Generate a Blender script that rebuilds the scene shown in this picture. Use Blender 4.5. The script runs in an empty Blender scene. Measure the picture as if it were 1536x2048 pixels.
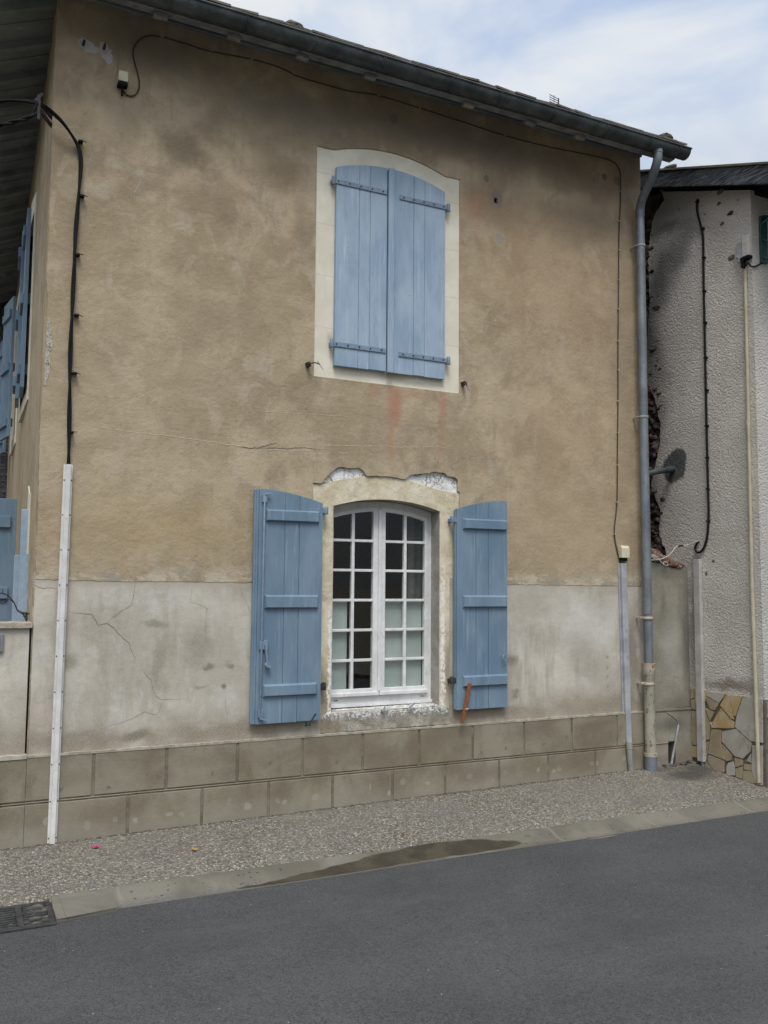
import bpy, bmesh, math, random
from math import radians, sin, cos, pi
from mathutils import Vector, Matrix, noise as mnoise
from mathutils.geometry import tessellate_polygon

random.seed(11)
C = bpy.context.scene.collection
SC = bpy.context.scene

# ---------------------------------------------------------------- camera
cam = bpy.data.cameras.new('camera'); camo = bpy.data.objects.new('camera', cam); C.objects.link(camo)
cam.sensor_fit = 'VERTICAL'; cam.sensor_height = 24.0; cam.sensor_width = 18.0
cam.lens = 24.0*1745.57/2048.0
cam.clip_start = 0.05; cam.clip_end = 2000
R_, U_, F_ = Vector((.89893251, -.4380145, .00797723)), Vector((-.04346779, -.07105953, .99652451)), Vector((.43592532, .89615503, .08291724))
m = Matrix((R_, U_, -F_)).transposed().to_4x4(); m.translation = Vector((0, -6.5, 1.6))
camo.matrix_world = m
SC.camera = camo
SC.render.resolution_x = 768; SC.render.resolution_y = 1024

# ---------------------------------------------------------------- light
SUN_EL, SUN_AZ = 60.5, 203.0        # degrees; azimuth clockwise from +Y
SC.view_settings.view_transform = 'Standard'; SC.view_settings.look = 'None'
SC.view_settings.exposure = 0.66; SC.view_settings.gamma = 1.0
w = bpy.data.worlds.new('World'); SC.world = w; w.use_nodes = True
def build_world():
    nt = w.node_tree; nt.nodes.clear(); L = nt.links
    def N(t, **k):
        n = nt.nodes.new(t)
        for a, b in k.items(): setattr(n, a, b)
        return n
    out = N('ShaderNodeOutputWorld')
    sky = N('ShaderNodeTexSky', sky_type='NISHITA', sun_disc=False, sun_elevation=radians(SUN_EL), sun_rotation=radians(SUN_AZ), air_density=1.2, dust_density=1.5)
    b1 = N('ShaderNodeBackground'); b1.inputs['Strength'].default_value = .10
    L.new(sky.outputs[0], b1.inputs[0])
    tc = N('ShaderNodeTexCoord')
    mp = N('ShaderNodeMapping'); mp.inputs['Scale'].default_value = (1.0, 1.0, 1.9); mp.inputs['Location'].default_value = (.35, .1, .2)
    mp.inputs['Rotation'].default_value = (0, radians(28), radians(20))
    L.new(tc.outputs['Generated'], mp.inputs[0])
    n1 = N('ShaderNodeTexNoise'); n1.inputs['Scale'].default_value = 3.6; n1.inputs['Detail'].default_value = 8; n1.inputs['Roughness'].default_value = .52; n1.inputs['Distortion'].default_value = .35
    L.new(mp.outputs[0], n1.inputs['Vector'])
    r = N('ShaderNodeValToRGB'); e = r.color_ramp.elements
    e[0].position = .385; e[0].color = (.58, .70, .93, 1); e[1].position = .585; e[1].color = (.97, .99, 1, 1)
    x = e.new(.465); x.color = (.76, .84, .97, 1)
    x = e.new(.535); x.color = (.91, .955, 1, 1)
    L.new(n1.outputs['Fac'], r.inputs[0])
    # overcast brightening towards the veiled sun
    sd = Vector((sin(radians(SUN_AZ))*cos(radians(SUN_EL)), cos(radians(SUN_AZ))*cos(radians(SUN_EL)), sin(radians(SUN_EL))))
    dt = N('ShaderNodeVectorMath', operation='DOT_PRODUCT'); dt.inputs[1].default_value = sd
    L.new(tc.outputs['Generated'], dt.inputs[0])
    mr = N('ShaderNodeMapRange'); mr.inputs[1].default_value = .55; mr.inputs[2].default_value = 1.0; mr.inputs[3].default_value = 1.0; mr.inputs[4].default_value = 2.3
    L.new(dt.outputs['Value'], mr.inputs[0])
    # an overcast sky is darker towards the horizon
    sp = N('ShaderNodeSeparateXYZ'); L.new(tc.outputs['Generated'], sp.inputs[0])
    hz = N('ShaderNodeMapRange', interpolation_type='SMOOTHSTEP'); hz.inputs[1].default_value = .08; hz.inputs[2].default_value = .50; hz.inputs[3].default_value = .13; hz.inputs[4].default_value = .565
    L.new(sp.outputs[2], hz.inputs[0])
    ml = N('ShaderNodeMath', operation='MULTIPLY'); L.new(mr.outputs[0], ml.inputs[0]); L.new(hz.outputs[0], ml.inputs[1])
    b2 = N('ShaderNodeBackground'); L.new(r.outputs[0], b2.inputs[0]); L.new(ml.outputs[0], b2.inputs[1])
    mx = N('ShaderNodeMixShader'); mx.inputs[0].default_value = .9
    L.new(b1.outputs[0], mx.inputs[1]); L.new(b2.outputs[0], mx.inputs[2]); L.new(mx.outputs[0], out.inputs[0])
build_world()
sun = bpy.data.lights.new('sun', 'SUN'); sun.energy = 1.5; sun.angle = radians(22); sun.color = (1, .97, .93)
suno = bpy.data.objects.new('sun', sun); C.objects.link(suno)
sdir = Vector((sin(radians(SUN_AZ))*cos(radians(SUN_EL)), cos(radians(SUN_AZ))*cos(radians(SUN_EL)), sin(radians(SUN_EL))))
suno.rotation_euler = sdir.to_track_quat('Z', 'Y').to_euler(); suno.location = (0, -8, 14)

# ---------------------------------------------------------------- materials
class M:
    def __init__(s, name, rough=.85, spec=.3, metal=0.0):
        s.m = bpy.data.materials.new(name); s.m.use_nodes = True
        s.nt = s.m.node_tree; s.nt.nodes.clear()
        s.out = s.n('ShaderNodeOutputMaterial'); s.b = s.n('ShaderNodeBsdfPrincipled')
        s.b.inputs['Roughness'].default_value = rough; s.b.inputs['Metallic'].default_value = metal
        s.b.inputs['Specular IOR Level'].default_value = spec
        s.l(s.b.outputs[0], s.out.inputs[0])
        s.pos = s.n('ShaderNodeNewGeometry').outputs['Position']
    def n(s, t, **k):
        x = s.nt.nodes.new(t)
        for a, b in k.items(): setattr(x, a, b)
        return x
    def l(s, a, b): s.nt.links.new(a, b)
    def put(s, sock, v):
        if hasattr(v, 'is_linked'): s.l(v, sock)
        elif isinstance(v, (tuple, list)) and len(v) == 3 and sock.type == 'RGBA': sock.default_value = (*v, 1)
        else: sock.default_value = v
    def local(s):
        s.pos = s.n('ShaderNodeTexCoord').outputs['Object']; return s
    def scaled(s, sc, vec=None, loc=(0, 0, 0)):
        x = s.n('ShaderNodeMapping'); x.inputs['Scale'].default_value = sc; x.inputs['Location'].default_value = loc
        s.l(vec or s.pos, x.inputs[0]); return x.outputs[0]
    def noise(s, scale, detail=4, rough=.55, vec=None, dist=0.0, color=False):
        x = s.n('ShaderNodeTexNoise'); x.inputs['Scale'].default_value = scale; x.inputs['Detail'].default_value = detail
        x.inputs['Roughness'].default_value = rough; x.inputs['Distortion'].default_value = dist
        s.l(vec or s.pos, x.inputs['Vector']); return x.outputs['Color' if color else 'Fac']
    def voro(s, scale, vec=None, feature='F1', out='Distance', rnd=1.0):
        x = s.n('ShaderNodeTexVoronoi', feature=feature); x.inputs['Scale'].default_value = scale; x.inputs['Randomness'].default_value = rnd
        s.l(vec or s.pos, x.inputs['Vector']); return x.outputs[out]
    def math(s, op, a, b=0.0, c=None):
        x = s.n('ShaderNodeMath', operation=op); s.put(x.inputs[0], a); s.put(x.inputs[1], b)
        if c is not None: s.put(x.inputs[2], c)
        return x.outputs[0]
    def mr(s, v, a, b, c=0.0, d=1.0, smooth=True):
        x = s.n('ShaderNodeMapRange', interpolation_type='SMOOTHSTEP' if smooth else 'LINEAR')
        s.put(x.inputs[0], v)
        for i, q in enumerate((a, b, c, d)): x.inputs[i+1].default_value = q
        return x.outputs[0]
    def mix(s, f, a, b, blend='MIX'):
        x = s.n('ShaderNodeMix', data_type='RGBA', blend_type=blend)
        s.put(x.inputs[0], f); s.put(x.inputs[6], a); s.put(x.inputs[7], b); return x.outputs[2]
    def warp(s, scale, amt, detail=4):
        x = s.n('ShaderNodeVectorMath', operation='SUBTRACT'); s.l(s.noise(scale, detail, .6, color=True), x.inputs[0]); x.inputs[1].default_value = (.5, .5, .5)
        y = s.n('ShaderNodeVectorMath', operation='MULTIPLY_ADD'); s.l(x.outputs[0], y.inputs[0]); y.inputs[1].default_value = (amt, amt, amt); s.l(s.pos, y.inputs[2])
        return y.outputs[0]
    def blob(s, vec, c, r, soft=.6, amt=1.0):
        """soft edged patch: centre c and radii r as 3-tuples (0 radius = axis ignored)"""
        x = s.n('ShaderNodeVectorMath', operation='SUBTRACT'); s.l(vec, x.inputs[0]); x.inputs[1].default_value = c
        y = s.n('ShaderNodeVectorMath', operation='MULTIPLY'); s.l(x.outputs[0], y.inputs[0]); y.inputs[1].default_value = tuple(1/q if q else 0 for q in r)
        z = s.n('ShaderNodeVectorMath', operation='LENGTH'); s.l(y.outputs[0], z.inputs[0])
        return s.mr(z.outputs['Value'], 1.0, 1.0-soft, 0, amt)
    def sep(s, vec=None):
        x = s.n('ShaderNodeSeparateXYZ'); s.l(vec or s.pos, x.inputs[0]); return x.outputs
    def col(s, c): s.put(s.b.inputs['Base Color'], c); return s
    def bump(s, h, strength=.5, dist=.01):
        x = s.n('ShaderNodeBump'); x.inputs['Strength'].default_value = strength; x.inputs['Distance'].default_value = dist
        s.put(x.inputs['Height'], h); s.l(x.outputs[0], s.b.inputs['Normal']); return s
    def rough(s, v): s.put(s.b.inputs['Roughness'], v); return s

def mat_tan():
    t = M('ochre_render', .95, .1)
    c = t.mix(t.mr(t.noise(1.1, 6, .62), .37, .63), (.29, .22, .135), (.485, .388, .262))
    c = t.mix(t.mr(t.noise(2.7, 6, .65, dist=.4), .42, .66, 0, .8), c, (.24, .182, .118))
    c = t.mix(t.mr(t.noise(5.2, 5, .6, t.scaled((1, 1, .7), loc=(4, 2, 1)), dist=.8), .50, .68, 0, .7), c, (.455, .39, .29))
    c = t.mix(t.mr(t.noise(8, 6, .7, t.scaled((1.6, 1, .2))), .52, .72, 0, .5), c, (.205, .16, .108))
    # hard-edged trowel patches and rubbed spots
    c = t.mix(t.mr(t.noise(1.9, 7, .72, t.scaled((1, 1, 1.2), loc=(9, 3, 5)), dist=.9), .555, .585, 0, .30), c, (.44, .375, .28))
    c = t.mix(t.mr(t.noise(2.6, 7, .74, t.scaled((1, 1, .8), loc=(2, 8, 1)), dist=.7), .575, .605, 0, .35), c, (.215, .165, .11))
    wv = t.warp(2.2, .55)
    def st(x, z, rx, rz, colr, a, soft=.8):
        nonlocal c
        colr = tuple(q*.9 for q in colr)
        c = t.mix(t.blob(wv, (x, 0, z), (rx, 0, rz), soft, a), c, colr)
    # placed stains (metres on the facade); those under the eave include painted shade
    st(1.0, 3.0, 1.6, 2.0, (.50, .405, .27), .45, 1)          # paler left side
    st(4.9, 4.6, 1.5, 1.2, (.40, .262, .145), .6, 1)        # browner right
    st(5.1, 3.0, 1.3, 1.4, (.45, .315, .185), .55, 1)
    st(1.3, 2.0, 1.2, .45, (.46, .34, .175), .6, 1)         # yellow band low
    st(5.0, 2.05, 1.3, .75, (.45, .34, .205), .75, 1)
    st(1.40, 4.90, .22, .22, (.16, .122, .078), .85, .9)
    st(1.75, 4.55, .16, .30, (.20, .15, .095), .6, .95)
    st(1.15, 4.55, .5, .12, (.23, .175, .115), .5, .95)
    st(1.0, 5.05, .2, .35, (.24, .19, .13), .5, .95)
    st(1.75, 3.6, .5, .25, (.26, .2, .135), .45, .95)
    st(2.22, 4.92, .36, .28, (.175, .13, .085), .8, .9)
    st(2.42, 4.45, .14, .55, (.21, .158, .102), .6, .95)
    st(2.3, 5.45, 1.3, .36, (.15, .125, .095), .85, .9)  # soot, deepened with eave shade put into the colour
    st(1.2, 5.68, .8, .26, (.17, .145, .11), .85, .9)  # soot at the left end, eave shade painted in as well
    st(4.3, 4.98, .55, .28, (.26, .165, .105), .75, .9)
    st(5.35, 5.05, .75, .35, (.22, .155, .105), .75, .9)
    st(3.9, 5.58, 2.2, .34, (.135, .11, .085), .85, .9)  # long soot patch that also paints the shade below the gutter
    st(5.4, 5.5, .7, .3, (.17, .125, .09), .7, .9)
    st(5.3, 4.15, .5, .35, (.33, .22, .125), .6, .9)
    st(5.75, 3.6, .22, 2.2, (.27, .20, .13), .7, .9)         # grime by the downpipe
    st(2.15, 3.9, .5, .7, (.36, .27, .165), .5, .9)
    st(3.0, 3.0, .8, .35, (.37, .28, .18), .6, .9)
    st(3.2, 2.75, 1.3, .22, (.36, .265, .165), .45, .9)
    # red paint runs under the upper window
    w2 = t.warp(7, .09)
    for x, z, rx, rz, a in ((3.26, 3.12, .10, .28, .75), (3.22, 2.80, .05, .32, .45), (3.72, 3.16, .07, .18, .5), (3.70, 2.85, .045, .3, .3), (3.05, 3.2, .08, .12, .35), (3.45, 3.22, .25, .06, .3), (4.05, 5.0, .16, .18, .35)):
        c = t.mix(t.blob(w2, (x, 0, z), (rx, 0, rz), .9, a), c, (.40, .135, .08))
    # cement repairs and dark marks
    w3 = t.warp(45, .025)
    for (x, _, z), r, colr in zip([(4.317,0,4.758),(4.173,0,5.294),(3.223,0,5.622),(5.541,0,5.607),(5.698,0,5.6),(5.41,-0,5.543)], (.047, .033, .042, .036, .046, .012), ((.27, .265, .235), (.15, .115, .09), (.10, .095, .09), (.10, .10, .09), (.13, .125, .11), (.05, .05, .05))):
        c = t.mix(t.blob(w3, (x, 0, z), (r, 0, r*1.15), .25, .95), c, colr)
    c = t.mix(t.blob(w3, (4.28, 0, 5.13), (.085, 0, .125), .7, .8), c, (.17, .14, .135))
    wl = t.warp(38, .045)
    for (x, _, z), rx, rz in zip([(0.664,0,5.567),(0.696,0,5.549),(0.736,0,5.537),(0.806,0,5.565),(0.825,0,5.532),(0.848,0,5.503)], (.045, .055, .045, .038, .045, .03), (.040, .045, .03, .05, .055, .05)):
        c = t.mix(t.blob(wl, (x, 0, z), (rx, 0, rz), .15, 1), c, (.50, .51, .51))   # lost render
    # chipped pale and cement-smeared bottom edge
    z_ = t.sep(t.warp(9, .08))[2]
    k = t.math('MULTIPLY', t.mr(z_, 1.74, 1.63), t.mr(t.noise(7, 6, .75, t.scaled((.6, 1, 1.3))), .47, .55))
    c = t.mix(k, c, (.50, .445, .34))
    k = t.math('MULTIPLY', t.mr(z_, 1.80, 1.62), t.mr(t.noise(6, 6, .75, t.scaled((.6, 1, 1.3), loc=(8, 1, 2))), .52, .60))
    c = t.mix(k, c, (.29, .27, .225))
    # sand grains, pits, scratches
    g = t.noise(170, 3, .7)
    c = t.mix(t.mr(g, .3, .72, .0, .42), c, (.50, .42, .30))
    c = t.mix(t.mr(g, .46, .25, 0, .6), c, (.13, .10, .065))
    c = t.mix(t.mr(t.noise(34, 5, .75), .56, .74, 0, .4), c, (.20, .155, .10))
    pit = t.mr(t.voro(23), .035, .07, 1, 0); pm = t.mr(t.noise(3.1, 3), .5, .62)
    c = t.mix(t.math('MULTIPLY', pit, pm), c, (.11, .085, .06))
    pit = t.mr(t.voro(75), .10, .20, 1, 0); pm = t.mr(t.noise(4.3, 5, .7, t.scaled((1, 1, 1), loc=(7, 7, 7))), .50, .62)
    c = t.mix(t.math('MULTIPLY', pit, t.math('MULTIPLY', pm, .75)), c, (.12, .092, .06))
    sc_ = t.mr(t.noise(5, 2, .5, t.scaled((3, 1, 22), t.warp(3, .5))), .735, .76, 0, .5)
    c = t.mix(sc_, c, (.52, .45, .34))
    h = t.math('ADD', t.math('MULTIPLY', t.noise(170, 3, .7), .35), t.math('ADD', t.noise(30, 6, .7), t.math('MULTIPLY', t.noise(3.5, 3), 3.0)))
    t.col(c).bump(h, .55, .012); return t.m

def mat_grey():
    t = M('grey_render', .9, .15)
    c = t.mix(t.mr(t.noise(1.4, 6, .62, dist=.3), .36, .66), (.40, .358, .288), (.555, .515, .435))
    c = t.mix(t.mr(t.noise(4.5, 6, .68, t.scaled((1, 1, .55)), dist=.5), .48, .72, 0, .6), c, (.57, .56, .515))
    c = t.mix(t.mr(t.noise(3.4, 6, .65, t.scaled((1.6, 1, .35), loc=(3, 1, 7))), .48, .68, 0, .75), c, (.32, .28, .21))
    wv = t.warp(4, .2)
    def st(x, z, rx, rz, colr, a, soft=.8):
        nonlocal c
        c = t.mix(t.blob(wv, (x, 0, z), (rx, 0, rz), soft, a), c, colr)
    for x, z, rx, rz, a in ((.72, 1.03, .11, .10, .6), (1.31, 1.28, .16, .05, .55), (1.35, 1.05, .06, .28, .35), (1.62, 1.1, .14, .26, .4), (1.72, .97, .07, .035, .85), (1.86, .99, .04, .035, .8), (1.83, .80, .035, .03, .95), (1.67, .83, .08, .02, .5), (2.3, 1.1, .3, .3, .3), (4.42, .93, .09, .08, .85), (4.45, .65, .07, .06, .75), (5.8, 1.0, .12, .7, .8), (5.6, .5, .5, .12, .6), (4.2, .5, 1.0, .10, .7), (3.0, .5, .8, .10, .5), (.75, .5, .6, .09, .6), (1.2, .48, .18, .06, .9), (1.9, .5, .9, .07, .6), (5.2, 1.0, .25, .35, .3), (5.75, .45, .4, .25, .5)):
        st(x, z, rx, rz, (.18, .148, .105), min(1, a*1.1))
    zz = t.sep(wv)[2]
    c = t.mix(t.math('MULTIPLY', t.mr(zz, .74, .44), t.mr(t.noise(2.2, 4), .32, .58, .2, .9)), c, (.24, .195, .135))
    for z in (.94, .84, .76, .67):
        c = t.mix(t.blob(t.warp(30, .02), (5.50, 0, z), (.02, 0, .024), .5, .7), c, (.24, .22, .18))
    c = t.mix(t.blob(wv, (5.3, 0, 1.25), (.55, 0, .35), .9, .5), c, (.58, .565, .53))
    g = t.noise(150, 3, .7)
    c = t.mix(t.mr(g, .3, .7, 0, .25), c, (.64, .62, .56)); c = t.mix(t.mr(t.noise(28, 6, .75), .55, .75, 0, .35), c, (.30, .275, .22))
    z = t.sep()[2]
    c = t.mix(t.math('MULTIPLY', t.mr(t.math('ADD', z, t.math('MULTIPLY', t.noise(6, 4), .12)), 1.58, 1.685), .8), c, (.40, .36, .285))
    h = t.math('ADD', t.math('MULTIPLY', g, .15), t.math('ADD', t.math('MULTIPLY', t.noise(14, 6, .65), .8), t.math('MULTIPLY', t.noise(3, 3), 2.5)))
    t.col(c).bump(h, .4, .012); return t.m

def mat_plinth():
    t = M('plinth_cement', .92, .12)
    c = t.mix(t.mr(t.noise(2.0, 6, .62, dist=.4), .36, .66), (.165, .140, .095), (.265, .238, .175))
    c = t.mix(t.mr(t.noise(5, 6, .7, t.scaled((1.3, 1, .5))), .5, .74, 0, .7), c, (.13, .105, .07))
    x, y, z = t.sep()
    c = t.mix(t.math('MULTIPLY', t.mr(t.math('ADD', z, t.math('MULTIPLY', t.noise(5, 4), .16)), .10, -.06), .6), c, (.28, .255, .205))
    wv = t.warp(9, .06)
    random.seed(5)
    for i in range(26):
        xx = .6+i*.2+random.uniform(-.09, .09)
        zz = random.uniform(-.09, .0)+.01*(i % 3)
        c = t.mix(t.blob(wv, (xx, 0, zz), (random.uniform(.018, .034),)*1+(0, random.uniform(.02, .035)), .35, random.uniform(.25, .6)), c, (.38, .36, .31))
    for xx, zz in ((1.02, .16), (1.36, .21), (1.75, .2), (2.2, .23), (2.75, .2), (4.1, .17), (4.35, .19), (4.75, .2), (3.2, .05), (5.0, .24), (.7, .18)):
        c = t.mix(t.blob(wv, (xx, 0, zz), (.018, 0, .022), .5, .7), c, (.12, .105, .08))
    for xx, zz, rx, rz, a in ((3.42, .28, .11, .13, .9), (3.05, .30, .16, .1, .5), (4.6, .3, .25, .12, .45), (.75, .25, .2, .1, .4), (2.55, .3, .18, .09, .45), (5.3, .33, .3, .06, .5), (3.8, .08, .2, .08, .4), (1.7, .30, .3, .08, .4), (2.3, .06, .05, .1, .7), (4.1, .0, .5, .1, .5), (1.0, .0, .4, .12, .5), (3.15, .05, .08, .12, .6), (1.4, .2, .12, .1, .5), (5.1, .0, .4, .14, .5), (2.0, .02, .5, .1, .4)):
        c = t.mix(t.blob(wv, (xx, 0, zz), (rx, 0, rz), .9, a), c, (.15, .12, .085))
    g = t.noise(160, 3, .7)
    c = t.mix(t.mr(g, .3, .7, 0, .3), c, (.34, .305, .235)); c = t.mix(t.mr(g, .42, .22, 0, .4), c, (.09, .075, .05))
    h = t.math('ADD', t.math('MULTIPLY', g, .3), t.math('ADD', t.noise(22, 6, .7), t.math('MULTIPLY', t.noise(4, 3), 1.5)))
    t.col(c).bump(h, .5, .008); return t.m

def mat_stucco_plain(name, c1, c2, rough=.9, scale=9, bs=.4, bd=.006, speck=None):
    t = M(name, rough, .15)
    c = t.mix(t.mr(t.noise(scale, 6, .65), .38, .64), c1, c2)
    g = t.noise(scale*14, 3, .7)
    c = t.mix(t.mr(g, .35, .7, 0, .35), c, tuple(min(1, q*1.25) for q in c2))
    c = t.mix(t.mr(g, .42, .25, 0, .4), c, tuple(q*.5 for q in c1))
    if speck: c = t.mix(t.mr(t.noise(scale*4, 5, .8), .53, .58), c, speck)
    t.col(c).bump(t.math('ADD', t.math('MULTIPLY', g, .4), t.noise(scale*3, 6, .7)), bs, bd); return t.m

def mat_upper_surround():
    t = M('cream_paint', .8, .2)
    c = t.mix(t.mr(t.noise(3, 6, .6), .38, .64), (.66, .615, .49), (.76, .72, .60))
    c = t.mix(t.mr(t.noise(6, 6, .7, t.scaled((2.2, 1, .22))), .56, .74, 0, .5), c, (.55, .49, .37))
    ln = t.mr(t.math('ABSOLUTE', t.math('SUBTRACT', t.math('FRACT', t.math('MULTIPLY', t.sep(t.warp(6, .02))[2], 2.3)), .5)), .012, .004, 0, .35)
    c = t.mix(ln, c, (.40, .35, .27))
    wv = t.warp(8, .06)
    for xx, zz, rx, rz, a in ((2.66, 3.6, .05, .09, .6), (2.66, 4.93, .04, .06, .5), (3.2, 3.35, .25, .04, .5), (3.79, 4.9, .03, .06, .4), (3.45, 3.31, .3, .03, .35), (3.79, 3.55, .03, .06, .4)):
        c = t.mix(t.blob(wv, (xx, 0, zz), (rx, 0, rz), .9, a), c, (.36, .28, .2))
    c = t.mix(t.mr(t.noise(120, 3, .7), .5, .75, 0, .2), c, (.5, .46, .36))
    t.col(c).bump(t.noise(30, 5, .6), .2, .004); return t.m

def mat_lower_surround():
    t = M('worn_lime_wash', .9, .15)
    c = t.mix(t.mr(t.noise(5, 6, .65), .36, .64), (.55, .47, .315), (.70, .64, .49))
    c = t.mix(t.mr(t.noise(9, 6, .7, t.scaled((1, 1, .5))), .52, .72, 0, .7), c, (.40, .33, .225))
    wv = t.warp(10, .08)
    # right jamb and base have lost their paint
    c = t.mix(t.blob(wv, (3.82, 0, .85), (.12, 0, .42), .6, .85), c, (.30, .25, .175))
    c = t.mix(t.blob(wv, (2.62, 0, .7), (.13, 0, .38), .6, .85), c, (.30, .255, .18))
    c = t.mix(t.blob(wv, (2.63, 0, 1.5), (.1, 0, .06), .8, .5), c, (.33, .27, .19))
    x, y, z = t.sep(wv)
    e = t.math('MULTIPLY', t.mr(t.math('ABSOLUTE', t.math('SUBTRACT', x, 3.735)), .028, .012), t.mr(z, 1.9, 1.6))
    c = t.mix(t.math('MULTIPLY', e, t.mr(t.noise(38, 4, .7), .42, .52)), c, (.80, .79, .74))
    e = t.math('MULTIPLY', t.mr(t.math('ABSOLUTE', t.math('SUBTRACT', x, 2.695)), .02, .008), t.mr(z, 1.5, 1.3))
    c = t.mix(t.math('MULTIPLY', e, t.mr(t.noise(38, 4, .7), .42, .52)), c, (.80, .79, .74))
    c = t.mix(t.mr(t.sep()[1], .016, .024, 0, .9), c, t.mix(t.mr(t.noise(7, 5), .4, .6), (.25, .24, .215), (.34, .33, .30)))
    g = t.noise(110, 3, .7)
    c = t.mix(t.mr(g, .5, .7, 0, .3), c, (.8, .74, .6)); c = t.mix(t.mr(g, .42, .25, 0, .4), c, (.25, .2, .13))
    h = t.math('ADD', t.math('MULTIPLY', g, .3), t.math('MULTIPLY', t.noise(18, 6, .7), 1.4))
    t.col(c).bump(h, .6, .012); return t.m

def mat_sill():
    t = M('flaking_sill_stone', .92, .12)
    c = t.mix(t.mr(t.noise(7, 6, .7), .38, .62), (.27, .245, .19), (.44, .415, .345))
    x, y, z = t.sep()
    up = t.mr(z, .47, .585)
    f = t.mr(t.math('ADD', t.noise(42, 6, .8, dist=.6), t.math('MULTIPLY', up, .16)), .60, .635)
    c = t.mix(f, c, (.76, .755, .72))
    c = t.mix(t.mr(t.noise(70, 3, .7, t.scaled((1, 1, 1.4), loc=(2, 0, 3))), .60, .66, 0, .8), c, (.08, .08, .075))
    c = t.mix(t.blob(t.warp(7, .1), (2.7, 0, .47), (.18, 0, .1), .8, .8), c, (.25, .2, .135))
    t.col(c).bump(t.math('ADD', t.math('MULTIPLY', f, .6), t.noise(34, 6, .75)), .8, .014); return t.m

def mat_white_plaster():
    t = M('bare_white_plaster', .9, .15)
    c = t.mix(t.mr(t.noise(8, 5, .6), .4, .62), (.72, .71, .67), (.82, .82, .80))
    f = t.mr(t.noise(48, 6, .8, dist=.5), .52, .56); m2 = t.mr(t.noise(9, 4), .40, .55)
    f = t.math('MULTIPLY', f, m2)
    c = t.mix(f, c, (.27, .26, .24))
    c = t.mix(t.mr(t.noise(14, 4, .6, t.scaled((1, 1, 1), loc=(5, 5, 5))), .6, .72, 0, .6), c, (.60, .52, .38))
    t.col(c).bump(t.math('SUBTRACT', t.noise(30, 6, .7), f), .7, .01); return t.m

def mat_blue(name, c1, c2, wear, lo, seedloc):
    t = M(name, .55, .35)
    v = t.scaled((1, 1, 1), loc=seedloc)
    c = t.mix(t.mr(t.noise(2.2, 5, .6, t.scaled((1.6, 1, .6), loc=seedloc)), .36, .66), c1, c2)
    c = t.mix(t.mr(t.noise(7, 6, .7, t.scaled((4, 4, .22), loc=seedloc)), .53, .73, 0, wear), c, tuple(min(1, q*1.22+.03) for q in c2))
    c = t.mix(t.mr(t.noise(4, 5, .7, t.scaled((2, 2, .35), loc=(seedloc[0]+7, 3, 2))), .55, .75, 0, .6), c, lo)
    c = t.mix(t.mr(t.noise(60, 4, .7, t.scaled((3, 3, .25))), .35, .65, 0, .16), c, lo)
    # chips
    c = t.mix(t.math('MULTIPLY', t.mr(t.noise(85, 3, .7), .70, .73), t.mr(t.noise(4, 2, .5, v), .5, .6)), c, (.48, .50, .50))
    c = t.mix(t.mr(t.noise(55, 2, .5, v), .745, .77, 0, .8), c, (.07, .08, .10))
    h = t.math('ADD', t.noise(60, 4, .7, t.scaled((3, 3, .2))), t.math('MULTIPLY', t.noise(12, 4), .5))
    t.col(c).bump(h, .16, .004).rough(t.mr(t.noise(9, 3), .3, .7, .48, .68)); return t.m

def mat_paint(name, c1, c2, rough=.5, spec=.35, scale=7, dirt=None, metal=0.0, dirtamt=.6):
    t = M(name, rough, spec, metal)
    c = t.mix(t.mr(t.noise(scale, 5, .6), .36, .66), c1, c2)
    if dirt: c = t.mix(t.mr(t.noise(scale*2.6, 6, .75), .52, .68, 0, dirtamt), c, dirt)
    t.col(c).bump(t.noise(scale*5, 5, .65), .12, .003); return t.m

def mat_zinc():
    t = M('zinc', .5, .4, .35)
    c = t.mix(t.mr(t.noise(5, 6, .65, t.scaled((1, 1, .6))), .34, .66), (.135, .152, .168), (.225, .25, .272))
    c = t.mix(t.mr(t.noise(70, 3, .7), .52, .68, 0, .35), c, (.36, .39, .41))
    c = t.mix(t.mr(t.noise(9, 6, .75, t.scaled((2.5, 2.5, .3))), .55, .72, 0, .6), c, (.085, .095, .10))
    t.col(c).bump(t.noise(40, 4), .1, .003).rough(t.mr(t.noise(12, 4), .3, .7, .42, .66)); return t.m

def mat_castiron():
    t = M('beige_cast_iron', .6, .3)
    c = t.mix(t.mr(t.noise(5, 5, .6), .36, .66), (.33, .305, .235), (.44, .41, .325))
    f = t.mr(t.noise(34, 5, .75, t.scaled((1, 1, .6))), .585, .61)
    c = t.mix(f, c, (.06, .045, .035))
    z = t.sep()[2]
    c = t.mix(t.math('MULTIPLY', t.mr(z, .82, .88), t.mr(t.noise(20, 5, .7), .4, .6)), c, (.42, .22, .085))
    t.col(c).bump(f, .4, -.004); return t.m

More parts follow.
